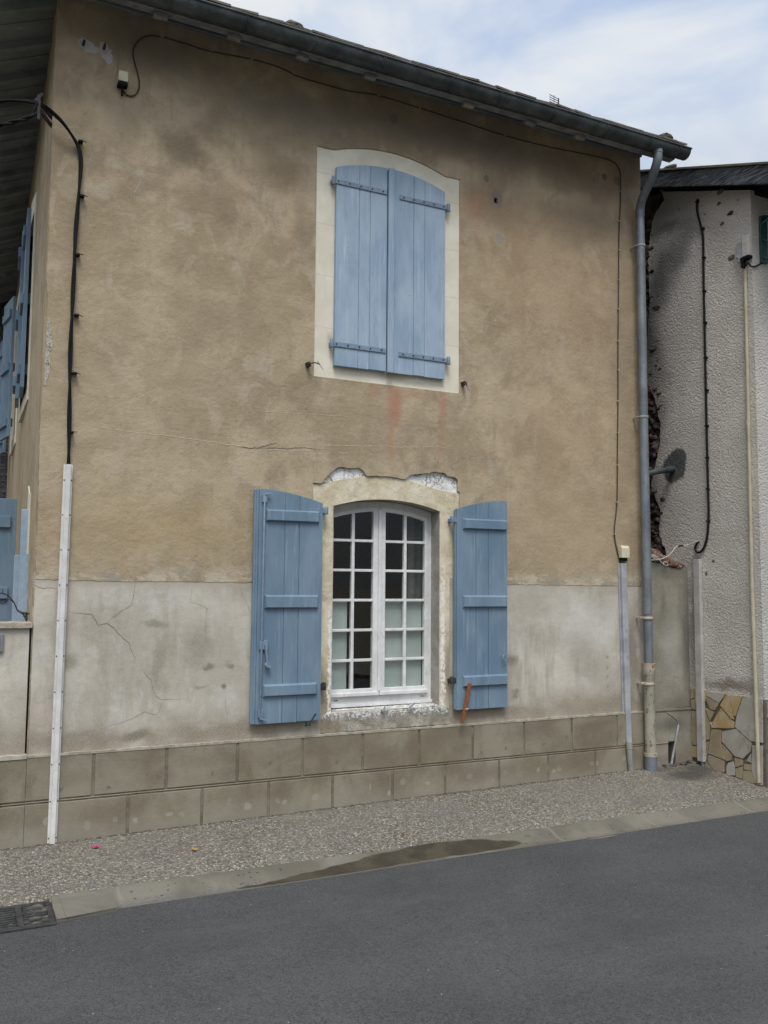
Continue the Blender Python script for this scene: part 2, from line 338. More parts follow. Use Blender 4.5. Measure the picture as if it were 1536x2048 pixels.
def mat_asphalt():
    t = M('asphalt', .88, .25)
    c = t.mix(t.mr(t.noise(.9, 5, .6), .36, .66), (.055, .0546, .0542), (.073, .0725, .072))
    d = t.n('ShaderNodeTexVoronoi'); d.inputs['Scale'].default_value = 135; t.l(t.pos, d.inputs['Vector'])
    cc = t.sep(d.outputs['Color'])[0]
    c = t.mix(t.mr(cc, .55, 1, 0, .5), c, (.105, .104, .102)); c = t.mix(t.mr(cc, .35, 0, 0, .6), c, (.020, .020, .020))
    c = t.mix(t.mr(t.noise(300, 2, .7), .58, .72, 0, .5), c, (.13, .13, .13))
    d2 = t.n('ShaderNodeTexVoronoi'); d2.inputs['Scale'].default_value = 21; t.l(t.pos, d2.inputs['Vector'])
    sp = t.math('MULTIPLY', t.mr(d2.outputs['Distance'], .075, .05), t.mr(t.sep(d2.outputs['Color'])[1], .88, .9))
    c = t.mix(sp, c, (.42, .41, .38))
    c = t.mix(t.mr(t.noise(2.2, 6, .7, t.scaled((.25, 1, 1))), .5, .72, 0, .4), c, (.088, .0875, .086))
    c = t.mix(t.mr(t.noise(1.3, 6, .7, t.scaled((.5, 1, 1), loc=(5, 2, 0))), .54, .66, 0, .35), c, (.045, .0445, .0435))
    h = t.math('ADD', t.math('MULTIPLY', d.outputs['Distance'], -1.2), t.math('MULTIPLY', t.noise(220, 2), .5))
    t.col(c).bump(h, .6, .005); return t.m

def mat_aggregate():
    t = M('washed_gravel_concrete', .85, .25)
    wv = t.warp(40, .006)
    d = t.n('ShaderNodeTexVoronoi'); d.inputs['Scale'].default_value = 74; t.l(wv, d.inputs['Vector'])
    r, g, b = t.sep(d.outputs['Color'])
    ramp = t.n('ShaderNodeValToRGB'); e = ramp.color_ramp.elements; ramp.color_ramp.interpolation = 'CONSTANT'
    pal = [(0, (.08, .072, .058)), (.14, (.205, .184, .143)), (.3, (.295, .265, .205)), (.44, (.14, .126, .108)), (.56, (.36, .325, .25)), (.70, (.235, .188, .145)), (.79, (.175, .168, .16)), (.88, (.44, .40, .325)), (.965, (.56, .53, .47))]
    e[0].position = 0; e[0].color = (*pal[0][1], 1); e[1].position = pal[1][0]; e[1].color = (*pal[1][1], 1)
    for p_, q in pal[2:]: k = e.new(p_); k.color = (*q, 1)
    t.l(r, ramp.inputs[0])
    ed = t.voro(74, wv, 'DISTANCE_TO_EDGE')
    c = t.mix(t.mr(ed, .10, .02, 0, .85), ramp.outputs[0], (.135, .122, .098))
    c = t.mix(t.mr(t.noise(1.2, 5, .6), .36, .64, 0, .30), c, (.255, .238, .20))
    c = t.mix(t.mr(t.noise(2.6, 5, .65, t.scaled((1, 1, 1), loc=(3, 3, 0))), .5, .68, 0, .35), c, (.165, .15, .142))
    c = t.mix(t.mr(t.noise(260, 2, .6), .4, .7, 0, .25), c, (.30, .275, .225))
    w3 = t.warp(5, .22)
    for x, y, rx, ry, a in ((6.15, -.35, .42, .22, .85), (6.42, -.22, .3, .22, .8), (6.05, -.12, .3, .1, .55), (.55, -.03, .2, .05, .5), (3.5, -.01, 3, .04, .5)):
        c = t.mix(t.blob(w3, (x, y, 0), (rx, ry, 0), .8, a), c, (.075, .07, .062))
    h = t.math('ADD', t.mr(ed, 0, .2), t.math('MULTIPLY', r, .4))
    t.col(c).bump(h, .9, .006); return t.m

def mat_gutter_concrete():
    t = M('gutter_concrete', .88, .2)
    c = t.mix(t.mr(t.noise(2.2, 6, .62, dist=.3), .36, .66), (.105, .094, .072), (.165, .152, .12))
    c = t.mix(t.mr(t.noise(8, 6, .7, t.scaled((.3, 1, 1))), .5, .72, 0, .6), c, (.15, .135, .10))
    c = t.mix(t.math('MULTIPLY', t.mr(t.noise(90, 3, .7), .55, .62), t.mr(t.noise(2.1, 3), .45, .6)), c, (.15, .145, .135))
    x, y, z = t.sep(t.warp(6, .06))
    # joints between the cast lengths
    for xx in (.93, 4.02, 4.92, 5.95):
        c = t.mix(t.mr(t.math('ABSOLUTE', t.math('SUBTRACT', x, xx)), .016, .005, 0, .5), c, (.22, .20, .165))
    # washed gravel spilt from the pavement
    gv = t.math('MULTIPLY', t.mr(t.math('ABSOLUTE', t.math('SUBTRACT', x, 1.5)), .9, .45), t.mr(t.math('ABSOLUTE', t.math('ADD', y, 1.24)), .10, .05))
    vd = t.n('ShaderNodeTexVoronoi'); vd.inputs['Scale'].default_value = 62; t.l(t.pos, vd.inputs['Vector'])
    c = t.mix(t.math('MULTIPLY', t.math('MULTIPLY', gv, t.mr(t.noise(7, 4), .38, .5)), t.mr(t.sep(vd.outputs['Color'])[0], .3, .9, .1, .9)), c, (.11, .105, .10))
    # damp run
    w3 = t.warp(9, .05)
    damp = None
    for (bx, by, _), rx, ry in zip([(3.463,-1.168,-0.215),(3.25,-1.148,-0.215),(3.02,-1.132,-0.215),(2.742,-1.15,-0.215),(2.467,-1.187,-0.215),(2.211,-1.212,-0.215),(2.001,-1.231,-0.215),(1.818,-1.239,-0.215)], (.26, .32, .34, .34, .36, .34, .3, .24), (.055, .095, .105, .085, .07, .058, .045, .03)):
        k = t.blob(w3, (bx, by, 0), (rx, ry, 0), .12, 1)
        damp = k if damp is None else t.math('MAXIMUM', damp, k)
    c = t.mix(t.math('MULTIPLY', damp, .93), c, t.mix(t.mr(t.noise(7, 5), .4, .62), (.030, .024, .014), (.058, .047, .028)))
    g = t.noise(180, 3, .7)
    c = t.mix(t.mr(g, .52, .7, 0, .25), c, (.21, .19, .155))
    t.b.inputs['Specular IOR Level'].default_value = .4
    t.col(c).bump(t.math('ADD', t.math('MULTIPLY', g, .3), t.noise(25, 5, .7)), .35, .006).rough(t.mr(damp, 0, 1, .9, .42)); return t.m

def mat_roughcast():
    t = M('roughcast', .93, .12)
    c = t.mix(t.mr(t.noise(1.6, 5, .6), .36, .66), (.54, .50, .45), (.65, .605, .55))
    wv = t.warp(3, .35, 5)
    def st(y, z, ry, rz, colr, a, soft=.9):
        nonlocal c
        c = t.mix(t.blob(wv, (0, y, z), (0, ry, rz), soft, a), c, colr)
    st(.30, 4.85, .30, .50, (.15, .142, .137), .85)
    st(.08, 5.02, .34, .26, (.19, .18, .17), .8)
    st(-.12, 5.2, .25, .2, (.28, .26, .245), .6)
    st(.52, 4.2, .3, .9, (.11, .10, .09), .85)
    st(.40, 3.5, .30, .9, (.24, .22, .195), .75)
    st(.5, 2.5, .22, .8, (.18, .16, .14), .8)
    st(.2, 5.35, .5, .12, (.20, .18, .16), .6)
    st(-.05, 1.2, .12, .8, (.25, .225, .185), .7)
    st(-.5, .68, .6, .10, (.22, .185, .14), .85)
    st(-.05, 1.85, .18, .12, (.23, .21, .17), .6)
    wl = t.warp(9, .12)
    c = t.mix(t.blob(wl, (0, .16, 2.80), (0, .19, .17), .25, .95), c, (.075, .078, .08))
    c = t.mix(t.blob(wl, (0, .10, 2.90), (0, .14, .13), .25, .95), c, (.08, .082, .085))
    c = t.mix(t.blob(t.warp(40, .02), (0, -.235, 1.73), (0, .025, .03), .6, .9), c, (.07, .065, .06))
    x, y, z = t.sep()
    # front corner rubbed pale
    c = t.mix(t.math('MULTIPLY', t.mr(y, -.70, -.88), .5), c, (.55, .53, .49))
    g = t.noise(60, 5, .7); gg = t.noise(210, 3, .7)
    c = t.mix(t.mr(g, .42, .24, 0, .7), c, (.16, .145, .125)); c = t.mix(t.mr(gg, .52, .72, 0, .35), c, (.56, .53, .48))
    lump = t.voro(64, t.warp(30, .045), 'SMOOTH_F1')
    h = t.math('ADD', t.math('MULTIPLY', lump, -2.2), t.math('ADD', t.math('MULTIPLY', g, 1.6), t.math('MULTIPLY', gg, .4)))
    t.col(c).bump(h, .7, .013); return t.m

def mat_link():
    t = M('weathered_cement', .92, .12)
    c = t.mix(t.mr(t.noise(3, 6, .62), .36, .66), (.20, .182, .14), (.31, .285, .225))
    wv = t.warp(5, .10)
    z = t.sep(wv)[2]
    def st(x, zz, rx, rz, colr, a, soft=.9):
        nonlocal c
        c = t.mix(t.blob(wv, (x, 0, zz), (rx, 0, rz), soft, a), c, colr)
    st(6.25, 1.75, .4, .14, (.12, .11, .09), .8); st(6.2, 1.45, .05, .3, (.14, .125, .10), .7); st(6.42, 1.4, .05, .35, (.18, .16, .12), .5)
    st(6.5, 1.1, .10, .9, (.115, .11, .095), .85); st(6.3, .45, .4, .11, (.14, .12, .09), .7)
    st(6.25, .28, .28, .12, (.09, .083, .065), .85); st(6.05, .9, .10, 1.0, (.2, .175, .13), .5); st(6.3, -.05, .35, .1, (.2, .15, .11), .7); st(6.12, .1, .1, .1, (.25, .19, .15), .7)
    st(6.3, 1.0, .2, .5, (.42, .405, .36), .55)
    g = t.noise(150, 3, .7)
    c = t.mix(t.mr(g, .3, .7, 0, .25), c, (.44, .42, .36)); c = t.mix(t.mr(t.noise(26, 6, .75), .54, .72, 0, .45), c, (.15, .135, .10))
    t.col(c).bump(t.math('ADD', t.math('MULTIPLY', g, .25), t.noise(20, 6, .7)), .5, .012); return t.m

def mat_rubble():
    t = M('dark_rubble', .95, .1)
    c = t.mix(t.mr(t.noise(9, 5, .65), .36, .64), (.04, .035, .031), (.16, .14, .12))
    c = t.mix(t.mr(t.noise(5, 3, .6, t.scaled((1, 1, 1), loc=(2, 5, 4))), .58, .66, 0, .8), c, (.17, .085, .06))
    t.col(c).bump(t.noise(45, 6, .7), .8, .015); return t.m

def mat_brick():
    t = M('broken_brick', .95, .1)
    c = t.mix(t.mr(t.noise(9, 5, .65), .40, .60), (.10, .085, .072), (.235, .095, .065))
    c = t.mix(t.mr(t.noise(12, 4, .6, t.scaled((1, 1, 1), loc=(2, 5, 4))), .50, .56), c, (.26, .235, .19))
    c = t.mix(t.mr(t.noise(20, 4, .6), .58, .64), c, (.04, .035, .03))
    t.col(c).bump(t.noise(50, 6, .7), .9, .015); return t.m

def mat_oldwood():
    t = M('weathered_dark_board', .8, .25)
    v = t.scaled((1, .35, 3.4))
    n = t.noise(12, 7, .72, v, dist=.8)
    c = t.mix(t.mr(n, .36, .6), (.013, .016, .021), (.04, .046, .056))
    c = t.mix(t.mr(t.noise(16, 6, .75, t.scaled((1, .3, 4.2), loc=(1, 4, 2)), dist=1.0), .50, .57, 0, .8), c, (.15, .15, .15))
    t.col(c).bump(n, .7, .012); return t.m

def mat_soffit():
    t = M('soffit_board', .8, .25)
    c = t.mix(t.mr(t.noise(2.4, 5, .6), .36, .66), (.15, .17, .17), (.24, .27, .266))
    c = t.mix(t.mr(t.noise(9, 4, .65, t.scaled((.5, 1.6, 1))), .62, .68, 0, .7), c, (.36, .40, .39))
    t.col(c).bump(t.noise(30, 5, .7, t.scaled((3, .3, 1))), .3, .006); return t.m

def mat_flagstone(name, c1, c2, c3):
    t = M(name, .75, .25)
    c = t.mix(t.mr(t.noise(4, 5, .65, dist=.5), .38, .62), c1, c2)
    c = t.mix(t.mr(t.noise(7, 6, .7, t.scaled((1, 1, 1), loc=(6, 2, 3)), dist=.6), .54, .66, 0, .75), c, c3)
    t.col(c).bump(t.noise(24, 6, .65), .25, .006); return t.m

def mat_glass():
    t = M('window_glass'); nt = t.nt
    nt.nodes.remove(t.b)
    tr = t.n('ShaderNodeBsdfTransparent'); tr.inputs[0].default_value = (.90, .94, .92, 1)
    gl = t.n('ShaderNodeBsdfGlossy'); gl.inputs['Roughness'].default_value = .015
    fr = t.n('ShaderNodeFresnel'); ge = t.n('ShaderNodeNewGeometry'); t.l(t.mr(ge.outputs['Backfacing'], 0, 1, 1.85, 1/1.85, False), fr.inputs['IOR'])
    bp = t.n('ShaderNodeBump'); bp.inputs['Strength'].default_value = .12; bp.inputs['Distance'].default_value = .004; t.l(t.noise(5, 2), bp.inputs['Height']); t.l(bp.outputs[0], gl.inputs['Normal'])
    mx = t.n('ShaderNodeMixShader'); t.l(fr.outputs[0], mx.inputs[0]); t.l(tr.outputs[0], mx.inputs[1]); t.l(gl.outputs[0], mx.inputs[2])
    t.l(mx.outputs[0], t.out.inputs[0]); return t.m

def mat_flat(name, c, rough=.7, spec=.3, metal=0.0):
    t = M(name, rough, spec, metal); n = t.noise(30, 4, .6)
    t.col(t.mix(t.mr(n, .35, .65), tuple(q*.86 for q in c), tuple(min(1, q*1.1) for q in c))).bump(n, .1, .002); return t.m

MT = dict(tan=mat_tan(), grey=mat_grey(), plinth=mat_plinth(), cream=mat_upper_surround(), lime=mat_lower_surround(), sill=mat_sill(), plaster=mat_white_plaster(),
          blue_up=mat_blue('pale_blue_paint', (.24, .328, .425), (.345, .43, .52), .75, (.188, .265, .352), (1, 0, 2)),  # blue of the upper shutters, paler than the lower pair
          blue=mat_blue('blue_paint', (.132, .20, .272), (.192, .266, .335), .75, (.098, .155, .218), (5, 0, 1)),
          strapblue=mat_paint('blue_painted_iron', (.16, .225, .30), (.21, .275, .35), .5, .4, 14, (.09, .11, .14)),
          iron=mat_paint('rusty_iron', (.030, .030, .032), (.06, .058, .058), .75, .2, 30, (.075, .042, .026)),
          galv=mat_paint('galvanised_iron', (.25, .26, .27), (.38, .39, .40), .5, .5, 20, (.13, .12, .11)),
          white=mat_paint('white_window_paint', (.62, .615, .60), (.74, .735, .72), .45, .35, 9, (.43, .41, .37), dirtamt=.4),
          coverwhite=mat_paint('white_plastic_cover', (.60, .59, .56), (.72, .71, .685), .5, .35, 5, (.42, .39, .34), dirtamt=.45),
          covergrey=mat_paint('pale_grey_cover', (.37, .35, .32), (.47, .455, .425), .5, .35, 6, (.24, .22, .19)),
          pvcgrey=mat_paint('grey_plastic', (.31, .32, .34), (.42, .43, .445), .5, .35, 6, (.22, .235, .27)),
          pvcbeige=mat_paint('grey_beige_plastic', (.27, .26, .24), (.36, .345, .31), .55, .3, 9, (.17, .155, .13)),
          beige=mat_paint('cream_plastic', (.55, .51, .36), (.63, .59, .43), .5, .35, 12, (.40, .36, .25), dirtamt=.4),
          beige2=mat_paint('beige_conduit_plastic', (.42, .37, .27), (.50, .445, .33), .5, .35, 8, (.30, .26, .185)),
          zinc=mat_zinc(), oldzinc=mat_paint('tarnished_zinc', (.055, .064, .066), (.105, .122, .125), .5, .4, 6, (.035, .04, .038), .3), cast=mat_castiron(), bluegrey=mat_paint('blue_grey_pipe_collar', (.135, .15, .18), (.185, .205, .24), .5, .35, 12, (.12, .13, .15)),
          black=mat_flat('black_cable_sheath', (.014, .014, .014), .75, .12), brown_cable=mat_flat('brown_cable', (.060, .048, .038), .6), wire=mat_flat('white_wire', (.55, .53, .48), .5),
          asphalt=mat_asphalt(), aggregate=mat_aggregate(), gutterc=mat_gutter_concrete(), roughcast=mat_roughcast(), link=mat_link(), rubble=mat_rubble(), brick=mat_brick(),
          oldwood=mat_oldwood(), soffit=mat_soffit(), glass=mat_glass(),
          fascia=mat_paint('grey_white_fascia_paint', (.17, .175, .185), (.27, .28, .295), .7, .25, 6, (.07, .07, .07)),
          tail=mat_paint('old_white_rafter_paint', (.20, .20, .19), (.34, .33, .31), .8, .2, 9, (.06, .055, .05)),
          tile=mat_stucco_plain('clay_tile', (.085, .075, .06), (.16, .14, .11), .9, 6, .6, .01),
          dark=mat_flat('dark_void', (.012, .012, .012), .95, .05), crack=mat_flat('crack_shadow', (.175, .152, .118), .95, .05), crackw=mat_flat('pale_scratch', (.60, .51, .37), .95, .05),
          room=mat_flat('room_wall', (.55, .52, .47), .9), frost=mat_paint('pale_frosted_panel', (.40, .43, .412), (.47, .50, .48), .5, .3, 3), curtain=mat_flat('grey_curtain', (.20, .20, .185), .9),
          mortar=mat_stucco_plain('dark_mortar', (.10, .088, .068), (.16, .14, .11), .95, 20),
          yel=mat_flagstone('ochre_flagstone', (.40, .28, .13), (.46, .355, .195), (.44, .40, .32)), gry=mat_flagstone('grey_flagstone', (.36, .335, .28), (.43, .41, .36), (.27, .20, .125)), brn=mat_flagstone('buff_flagstone', (.29, .225, .14), (.36, .30, .20), (.36, .345, .30)),
          greenp=mat_paint('dark_green_paint', (.012, .045, .042), (.025, .075, .068), .4, .45, 14, (.01, .02, .02)),
          grate=mat_paint('cast_iron_grate', (.018, .018, .019), (.042, .041, .040), .6, .45, 22, (.085, .075, .06)),
          silt=mat_stucco_plain('silt', (.075, .068, .052), (.15, .135, .105), .95, 22, .7, .012),
          wood=mat_flat('red_brown_wood', (.235, .085, .032), .75), pink=mat_flat('pink_petal', (.60, .045, .22), .6), leaf=mat_flat('orange_leaf', (.50, .27, .06), .7), redleaf=mat_flat('red_leaf', (.36, .09, .045), .7),
          steel=mat_flat('grey_plate', (.23, .245, .255), .45, .4, .3), ink=mat_flat('black_letter', (.02, .02, .022), .6), twig=mat_flat('dark_twig', (.035, .028, .022), .9), green=mat_flat('dark_leaf', (.035, .055, .02), .7),
          copper=mat_flat('aerial_metal', (.10, .105, .115), .5, .4, .4), alu=mat_flat('grey_dish', (.35, .35, .35), .5))

# ---------------------------------------------------------------- mesh helpers
class MB:
    def __init__(s): s.v = []; s.f = []; s.mi = []; s.sm = []
    def add(s, vs, fs, mi=0, smooth=False):
        o = len(s.v); s.v += [tuple(q) for q in vs]
        for f in fs: s.f.append(tuple(i+o for i in f)); s.mi.append(mi); s.sm.append(smooth)
        return s
    def box(s, x0, x1, y0, y1, z0, z1, mi=0):
        return s.add([(x0, y0, z0), (x1, y0, z0), (x1, y1, z0), (x0, y1, z0), (x0, y0, z1), (x1, y0, z1), (x1, y1, z1), (x0, y1, z1)],
                     [(0, 3, 2, 1), (4, 5, 6, 7), (0, 1, 5, 4), (1, 2, 6, 5), (2, 3, 7, 6), (3, 0, 4, 7)], mi)
    def obox(s, c, ax, ay, az, mi=0):
        c, ax, ay, az = map(Vector, (c, ax, ay, az))
        vs = [c+ax*i+ay*j+az*k for k in (-1, 1) for i, j in ((-1, -1), (1, -1), (1, 1), (-1, 1))]
        return s.add(vs, [(0, 3, 2, 1), (4, 5, 6, 7), (0, 1, 5, 4), (1, 2, 6, 5), (2, 3, 7, 6), (3, 0, 4, 7)], mi)
    def bar(s, a, b, w, h, up=(0, 0, 1), mi=0):
        a, b = Vector(a), Vector(b); d = (b-a); L = d.length; d.normalize()
        u = Vector(up); side = d.cross(u)
        if side.length < 1e-4: side = d.cross(Vector((0, 1, 0)))
        side.normalize(); u = side.cross(d)
        return s.obox((a+b)/2, d*L/2, side*w/2, u*h/2, mi)
    def prism(s, loops, y0, y1, axis='Y', mi=0, back=True, mside=None):
        """loops: list of closed 2-D outlines (first outer, rest holes), extruded along axis from y0 (front) to y1"""
        def P(p, d):
            return (p[0], d, p[1]) if axis == 'Y' else ((d, p[0], p[1]) if axis == 'X' else (p[0], p[1], d))
        tri = tessellate_polygon([[Vector((p[0], p[1], 0)) for p in lp] for lp in loops])
        flat = [p for lp in loops for p in lp]; n = len(flat)
        s.add([P(p, y0) for p in flat], tri, mi)
        if back: s.add([P(p, y1) for p in flat], [t[::-1] for t in tri], mi)
        for lp in loops:
            k = len(lp)
            s.add([P(p, y0) for p in lp]+[P(p, y1) for p in lp], [(i, (i+1) % k, (i+1) % k+k, i+k) for i in range(k)], mi if mside is None else mside)
        return s
    def tube(s, pts, r, n=10, mi=0, caps=True, smooth=True):
        pts = [Vector(p) for p in pts]; rs = r if isinstance(r, (list, tuple)) else [r]*len(pts)
        ring = []; prev = None
        for i, p in enumerate(pts):
            d = (pts[min(i+1, len(pts)-1)]-pts[max(i-1, 0)]).normalized()
            if prev is None:
                a = d.cross(Vector((0, 0, 1)))
                if a.length < .05: a = d.cross(Vector((0, 1, 0)))
            else: a = prev-d*prev.dot(d)
            a.normalize(); prev = a; b = d.cross(a)
            ring.append([p+(a*cos(2*pi*k/n)+b*sin(2*pi*k/n))*rs[i] for k in range(n)])
        vs = [q for rg in ring for q in rg]
        fs = [(i*n+k, i*n+(k+1) % n, (i+1)*n+(k+1) % n, (i+1)*n+k) for i in range(len(pts)-1) for k in range(n)]
        s.add(vs, fs, mi, smooth)
        if caps: s.add(ring[0], [tuple(range(n))[::-1]], mi); s.add(ring[-1], [tuple(range(n))], mi)
        return s
    def ribbon(s, pts, wd, off=(0, 0, 0), nrm=(0, -1, 0), mi=0, taper=True):
        """thin strip lying on a plane"""
        pts = [Vector(p)+Vector(off) for p in pts]; n = Vector(nrm); vs = []
        for i, p in enumerate(pts):
            d = (pts[min(i+1, len(pts)-1)]-pts[max(i-1, 0)]).normalized(); q = d.cross(n).normalized()
            f = wd*(random.uniform(.6, 1.2)); t = i/(len(pts)-1)
            if taper: f *= min(1, .25+3*min(t, 1-t))
            vs += [p+q*f/2, p-q*f/2]
        return s.add(vs, [(2*i, 2*i+1, 2*i+3, 2*i+2) for i in range(len(pts)-1)], mi)
    def rock(s, c, r, seed, mi=0, sub=2, amp=.35, sq=(1, 1, 1)):
        bm = bmesh.new(); bmesh.ops.create_icosphere(bm, subdivisions=sub, radius=1)
        o = Vector((seed*3.1, seed*1.7, seed*.9)); vs = []
        for v in bm.verts:
            k = 1+amp*mnoise.noise(v.co*1.4+o)+amp*.4*mnoise.noise(v.co*4+o)
            vs.append(Vector(c)+Vector((v.co.x*r*sq[0], v.co.y*r*sq[1], v.co.z*r*sq[2]))*k)
        fs = [tuple(v.index for v in f.verts) for f in bm.faces]; bm.free()
        return s.add(vs, fs, mi)
    def build(s, name, mats, parent=None, bevel=0, smooth_all=False, weld=False):
        me = bpy.data.meshes.new(name); me.from_pydata(s.v, [], s.f)
        mats = mats if isinstance(mats, (list, tuple)) else [mats]
        for q in mats: me.materials.append(MT[q] if isinstance(q, str) else q)
        for p, i, sm in zip(me.polygons, s.mi, s.sm): p.material_index = i; p.use_smooth = sm or smooth_all
        bm = bmesh.new(); bm.from_mesh(me)
        if weld or bevel: bmesh.ops.remove_doubles(bm, verts=bm.verts, dist=1e-5)
        bmesh.ops.recalc_face_normals(bm, faces=bm.faces); bm.to_mesh(me); bm.free()
        o = bpy.data.objects.new(name, me); C.objects.link(o)
        if parent: o.parent = parent; o.matrix_parent_inverse = world(parent).inverted()
        if bevel:
            b = o.modifiers.new('bevel', 'BEVEL'); b.width = bevel; b.segments = 2; b.limit_method = 'ANGLE'; b.angle_limit = radians(40)
        return o

def world(o):
    mt = Matrix.LocRotScale(o.location, o.rotation_euler, o.scale)
    return world(o.parent) @ o.matrix_parent_inverse @ mt if o.parent else mt
def tag(o, label=None, cat=None, group=None, kind=None):
    for k, v in (('label', label), ('category', cat), ('group', group), ('kind', kind)):
        if v: o[k] = v
    return o
def thing(name, loc, label, cat, group=None):
    o = bpy.data.objects.new(name, None); C.objects.link(o); o.location = loc; o.empty_display_size = .1
    return tag(o, label, cat, group)

def densify(pts, step):
    out = []
    for a, b in zip(pts, pts[1:]):
        a, b = Vector(a), Vector(b); n = max(1, int((b-a).length/step))
        out += [a.lerp(b, i/n) for i in range(n)]
    return out+[Vector(pts[-1])]
def spline(pts, step=.03):
    """Catmull-Rom through points"""
    P = [Vector(p) for p in pts]; P = [P[0]*2-P[1]]+P+[P[-1]*2-P[-2]]; out = []
    for i in range(1, len(P)-2):
        a, b, c, d = P[i-1:i+3]; n = max(2, int((c-b).length/step))
        for k in range(n):
            t = k/n
            out.append(.5*((2*b)+(c-a)*t+(2*a-5*b+4*c-d)*t*t+(3*b-a-3*c+d)*t**3))
    return out+[P[-2]]
def rag(pts, step, amp, seed=0):
    """2-D polyline -> ragged polyline (list of (x,z))"""
    d = densify([(p[0], 0, p[-1]) for p in pts], step); out = []
    for i, p in enumerate(d):
        k = 0 if i in (0, len(d)-1) else 1
        nv = mnoise.noise_vector(Vector((p.x*18+seed, seed*2.3, p.z*18)))+.6*mnoise.noise_vector(Vector((p.x*60+seed, seed, p.z*60)))
        out.append((p.x+k*amp*nv.x, p.z+k*amp*nv.z))
    return out
def xz(pts): return [(p[0], p[2]) for p in pts]
def arc(x0, x1, zs, zc, n=16):
    """segmental arch points from (x0,zs) over crown zc to (x1,zs)"""
    return [(x0+(x1-x0)*i/n, zs+(zc-zs)*(1-(2*i/n-1)**2)) for i in range(n+1)]

# ---------------------------------------------------------------- ground
def wallz(x): return -.178+.0125*min(max(x, -1), 7)
def strip(name, ys, zf, x0, x1, dx, mat, kind='structure', noise_amp=0.0):
    n = int((x1-x0)/dx); vs = []; fs = []
    for i in range(n+1):
        x = x0+(x1-x0)*i/n
        for j, y in enumerate(ys):
            edge = noise_amp*(mnoise.noise(Vector((x*5, y*5, 3))) + .5*mnoise.noise(Vector((x*17, y*17, 1)))) if 0 <= j < len(ys) else 0
            if name == 'pavement': y += max(0, min(1, (-y-.75)/.25))*kerb_shift(x)
            vs.append((x, y+(edge if j in (0, len(ys)-1) else 0), zf(x, y)))
    k = len(ys)
    for i in range(n):
        for j in range(k-1): fs.append((i*k+j, (i+1)*k+j, (i+1)*k+j+1, i*k+j+1))
    b = MB().add(vs, fs, 0, True); o = b.build(name, mat, smooth_all=True)
    if o.data.polygons[0].normal.z < 0:
        bm = bmesh.new(); bm.from_mesh(o.data); bmesh.ops.reverse_faces(bm, faces=bm.faces); bm.to_mesh(o.data); bm.free()
    return tag(o, kind=kind)
def kerb_shift(x):
    k = [(-40, 0), (.5, -.02), (1.0, -.03), (1.5, .02), (2.4, .075), (3.2, .02), (4.0, -.035), (5.0, -.01), (6.3, .01), (40, 0)]
    for (a, p), (b_, q) in zip(k, k[1:]):
        if a <= x <= b_: return p+(q-p)*(x-a)/(b_-a)
    return 0
def lump(x, y, a, s): return a*mnoise.noise(Vector((x*s, y*s, .7)))
def pav_z(x, y):
    t = min(1, max(0, -y/1.08))
    return wallz(x)*(1-t)+(-.187)*t+lump(x, y, .005, 1.6)-.030*max(0, (-y-1.0)/.09)**2+.003*mnoise.noise(Vector((x*9, y*9, 2)))
def gut_z(x, y):
    t = (-y-1.05)/.33
    return -.191-.036*sin(pi*min(1, max(0, t)))**1.5-.014*t+lump(x, y, .003, 2)
def road_z(x, y): return -.205+.05*(1-((y+4.8)/3.6)**2)*.7+lump(x, y, .006, .8)

g = MB(); R0 = 400
g.add([(-R0, -R0, -.32), (R0, -R0, -.32), (R0, R0, -.32), (-R0, R0, -.32)], [(0, 1, 2, 3)])
tag(g.build('ground', 'silt'), kind='structure')
strip('road', [-8.6+i*.24 for i in range(31)]+[-1.355], road_z, -30, 40, .25, 'asphalt')
strip('gutter_strip', [-1.43+.0175*i for i in range(30)], gut_z, .60, 30, .06, 'gutterc', noise_amp=.006)
strip('gutter_strip', [-1.43+.0175*i for i in range(30)], gut_z, -30, -.42, .3, 'gutterc', noise_amp=.006)
strip('pavement', [-1.115, -1.09, -1.065, -1.04, -1.015, -.98]+[-.92+.08*i for i in range(13)], pav_z, -30, 30, .06, 'aggregate', noise_amp=.014)
strip('far_pavement', [-11.0, -10, -9, -8.55], lambda x, y: -.12, -30, 40, .5, 'aggregate')

# ---------------------------------------------------------------- the house
HX0, HX1, ZT = .475, 6.0, 5.92
house = thing('house', (3.2, 4.5, -.15), 'old two-storey house with ochre render, blue wooden shutters and a zinc gutter', 'house')
def LW(y): return .475+.017*y          # face of the left side wall

# window outlines
ragtop = rag([(2.527,0,2.411),(2.592,0,2.407),(2.622,0,2.429),(2.662,0,2.484),(2.729,0,2.543),(2.771,0,2.552),(2.827,0,2.549),(2.93,0,2.556),(2.966,0,2.54),(3.001,0,2.497),(3.09,0,2.498),(3.206,-0,2.501),(3.359,0,2.489),(3.418,0,2.527),(3.534,-0,2.547),(3.636,0,2.571),(3.745,0,2.565),(3.77,0,2.54),(3.855,0,2.53),(3.875,0,2.505),(3.875,0,2.416),(3.893,0,2.41),(3.89,0,2.296)], .012, .004, 3)
up_out = [(2.52, 3.278), (2.52, 5.219), (2.60, 5.217)] + [(2.68+(3.745-2.68)*i/20, 5.222+(.096)*(1-(2*i/20-1)**2)) for i in range(21)] + [(3.80, 5.226), (3.893, 5.227), (3.889, 3.276)]
bot = rag([(.485, 1.618), (1.1, 1.607), (1.35, 1.612), (2.0, 1.608), (2.527, 1.612)], .02, .007, 5)
bot2 = rag([(3.89, 1.608), (4.6, 1.612), (HX1, 1.603)], .02, .006, 9)
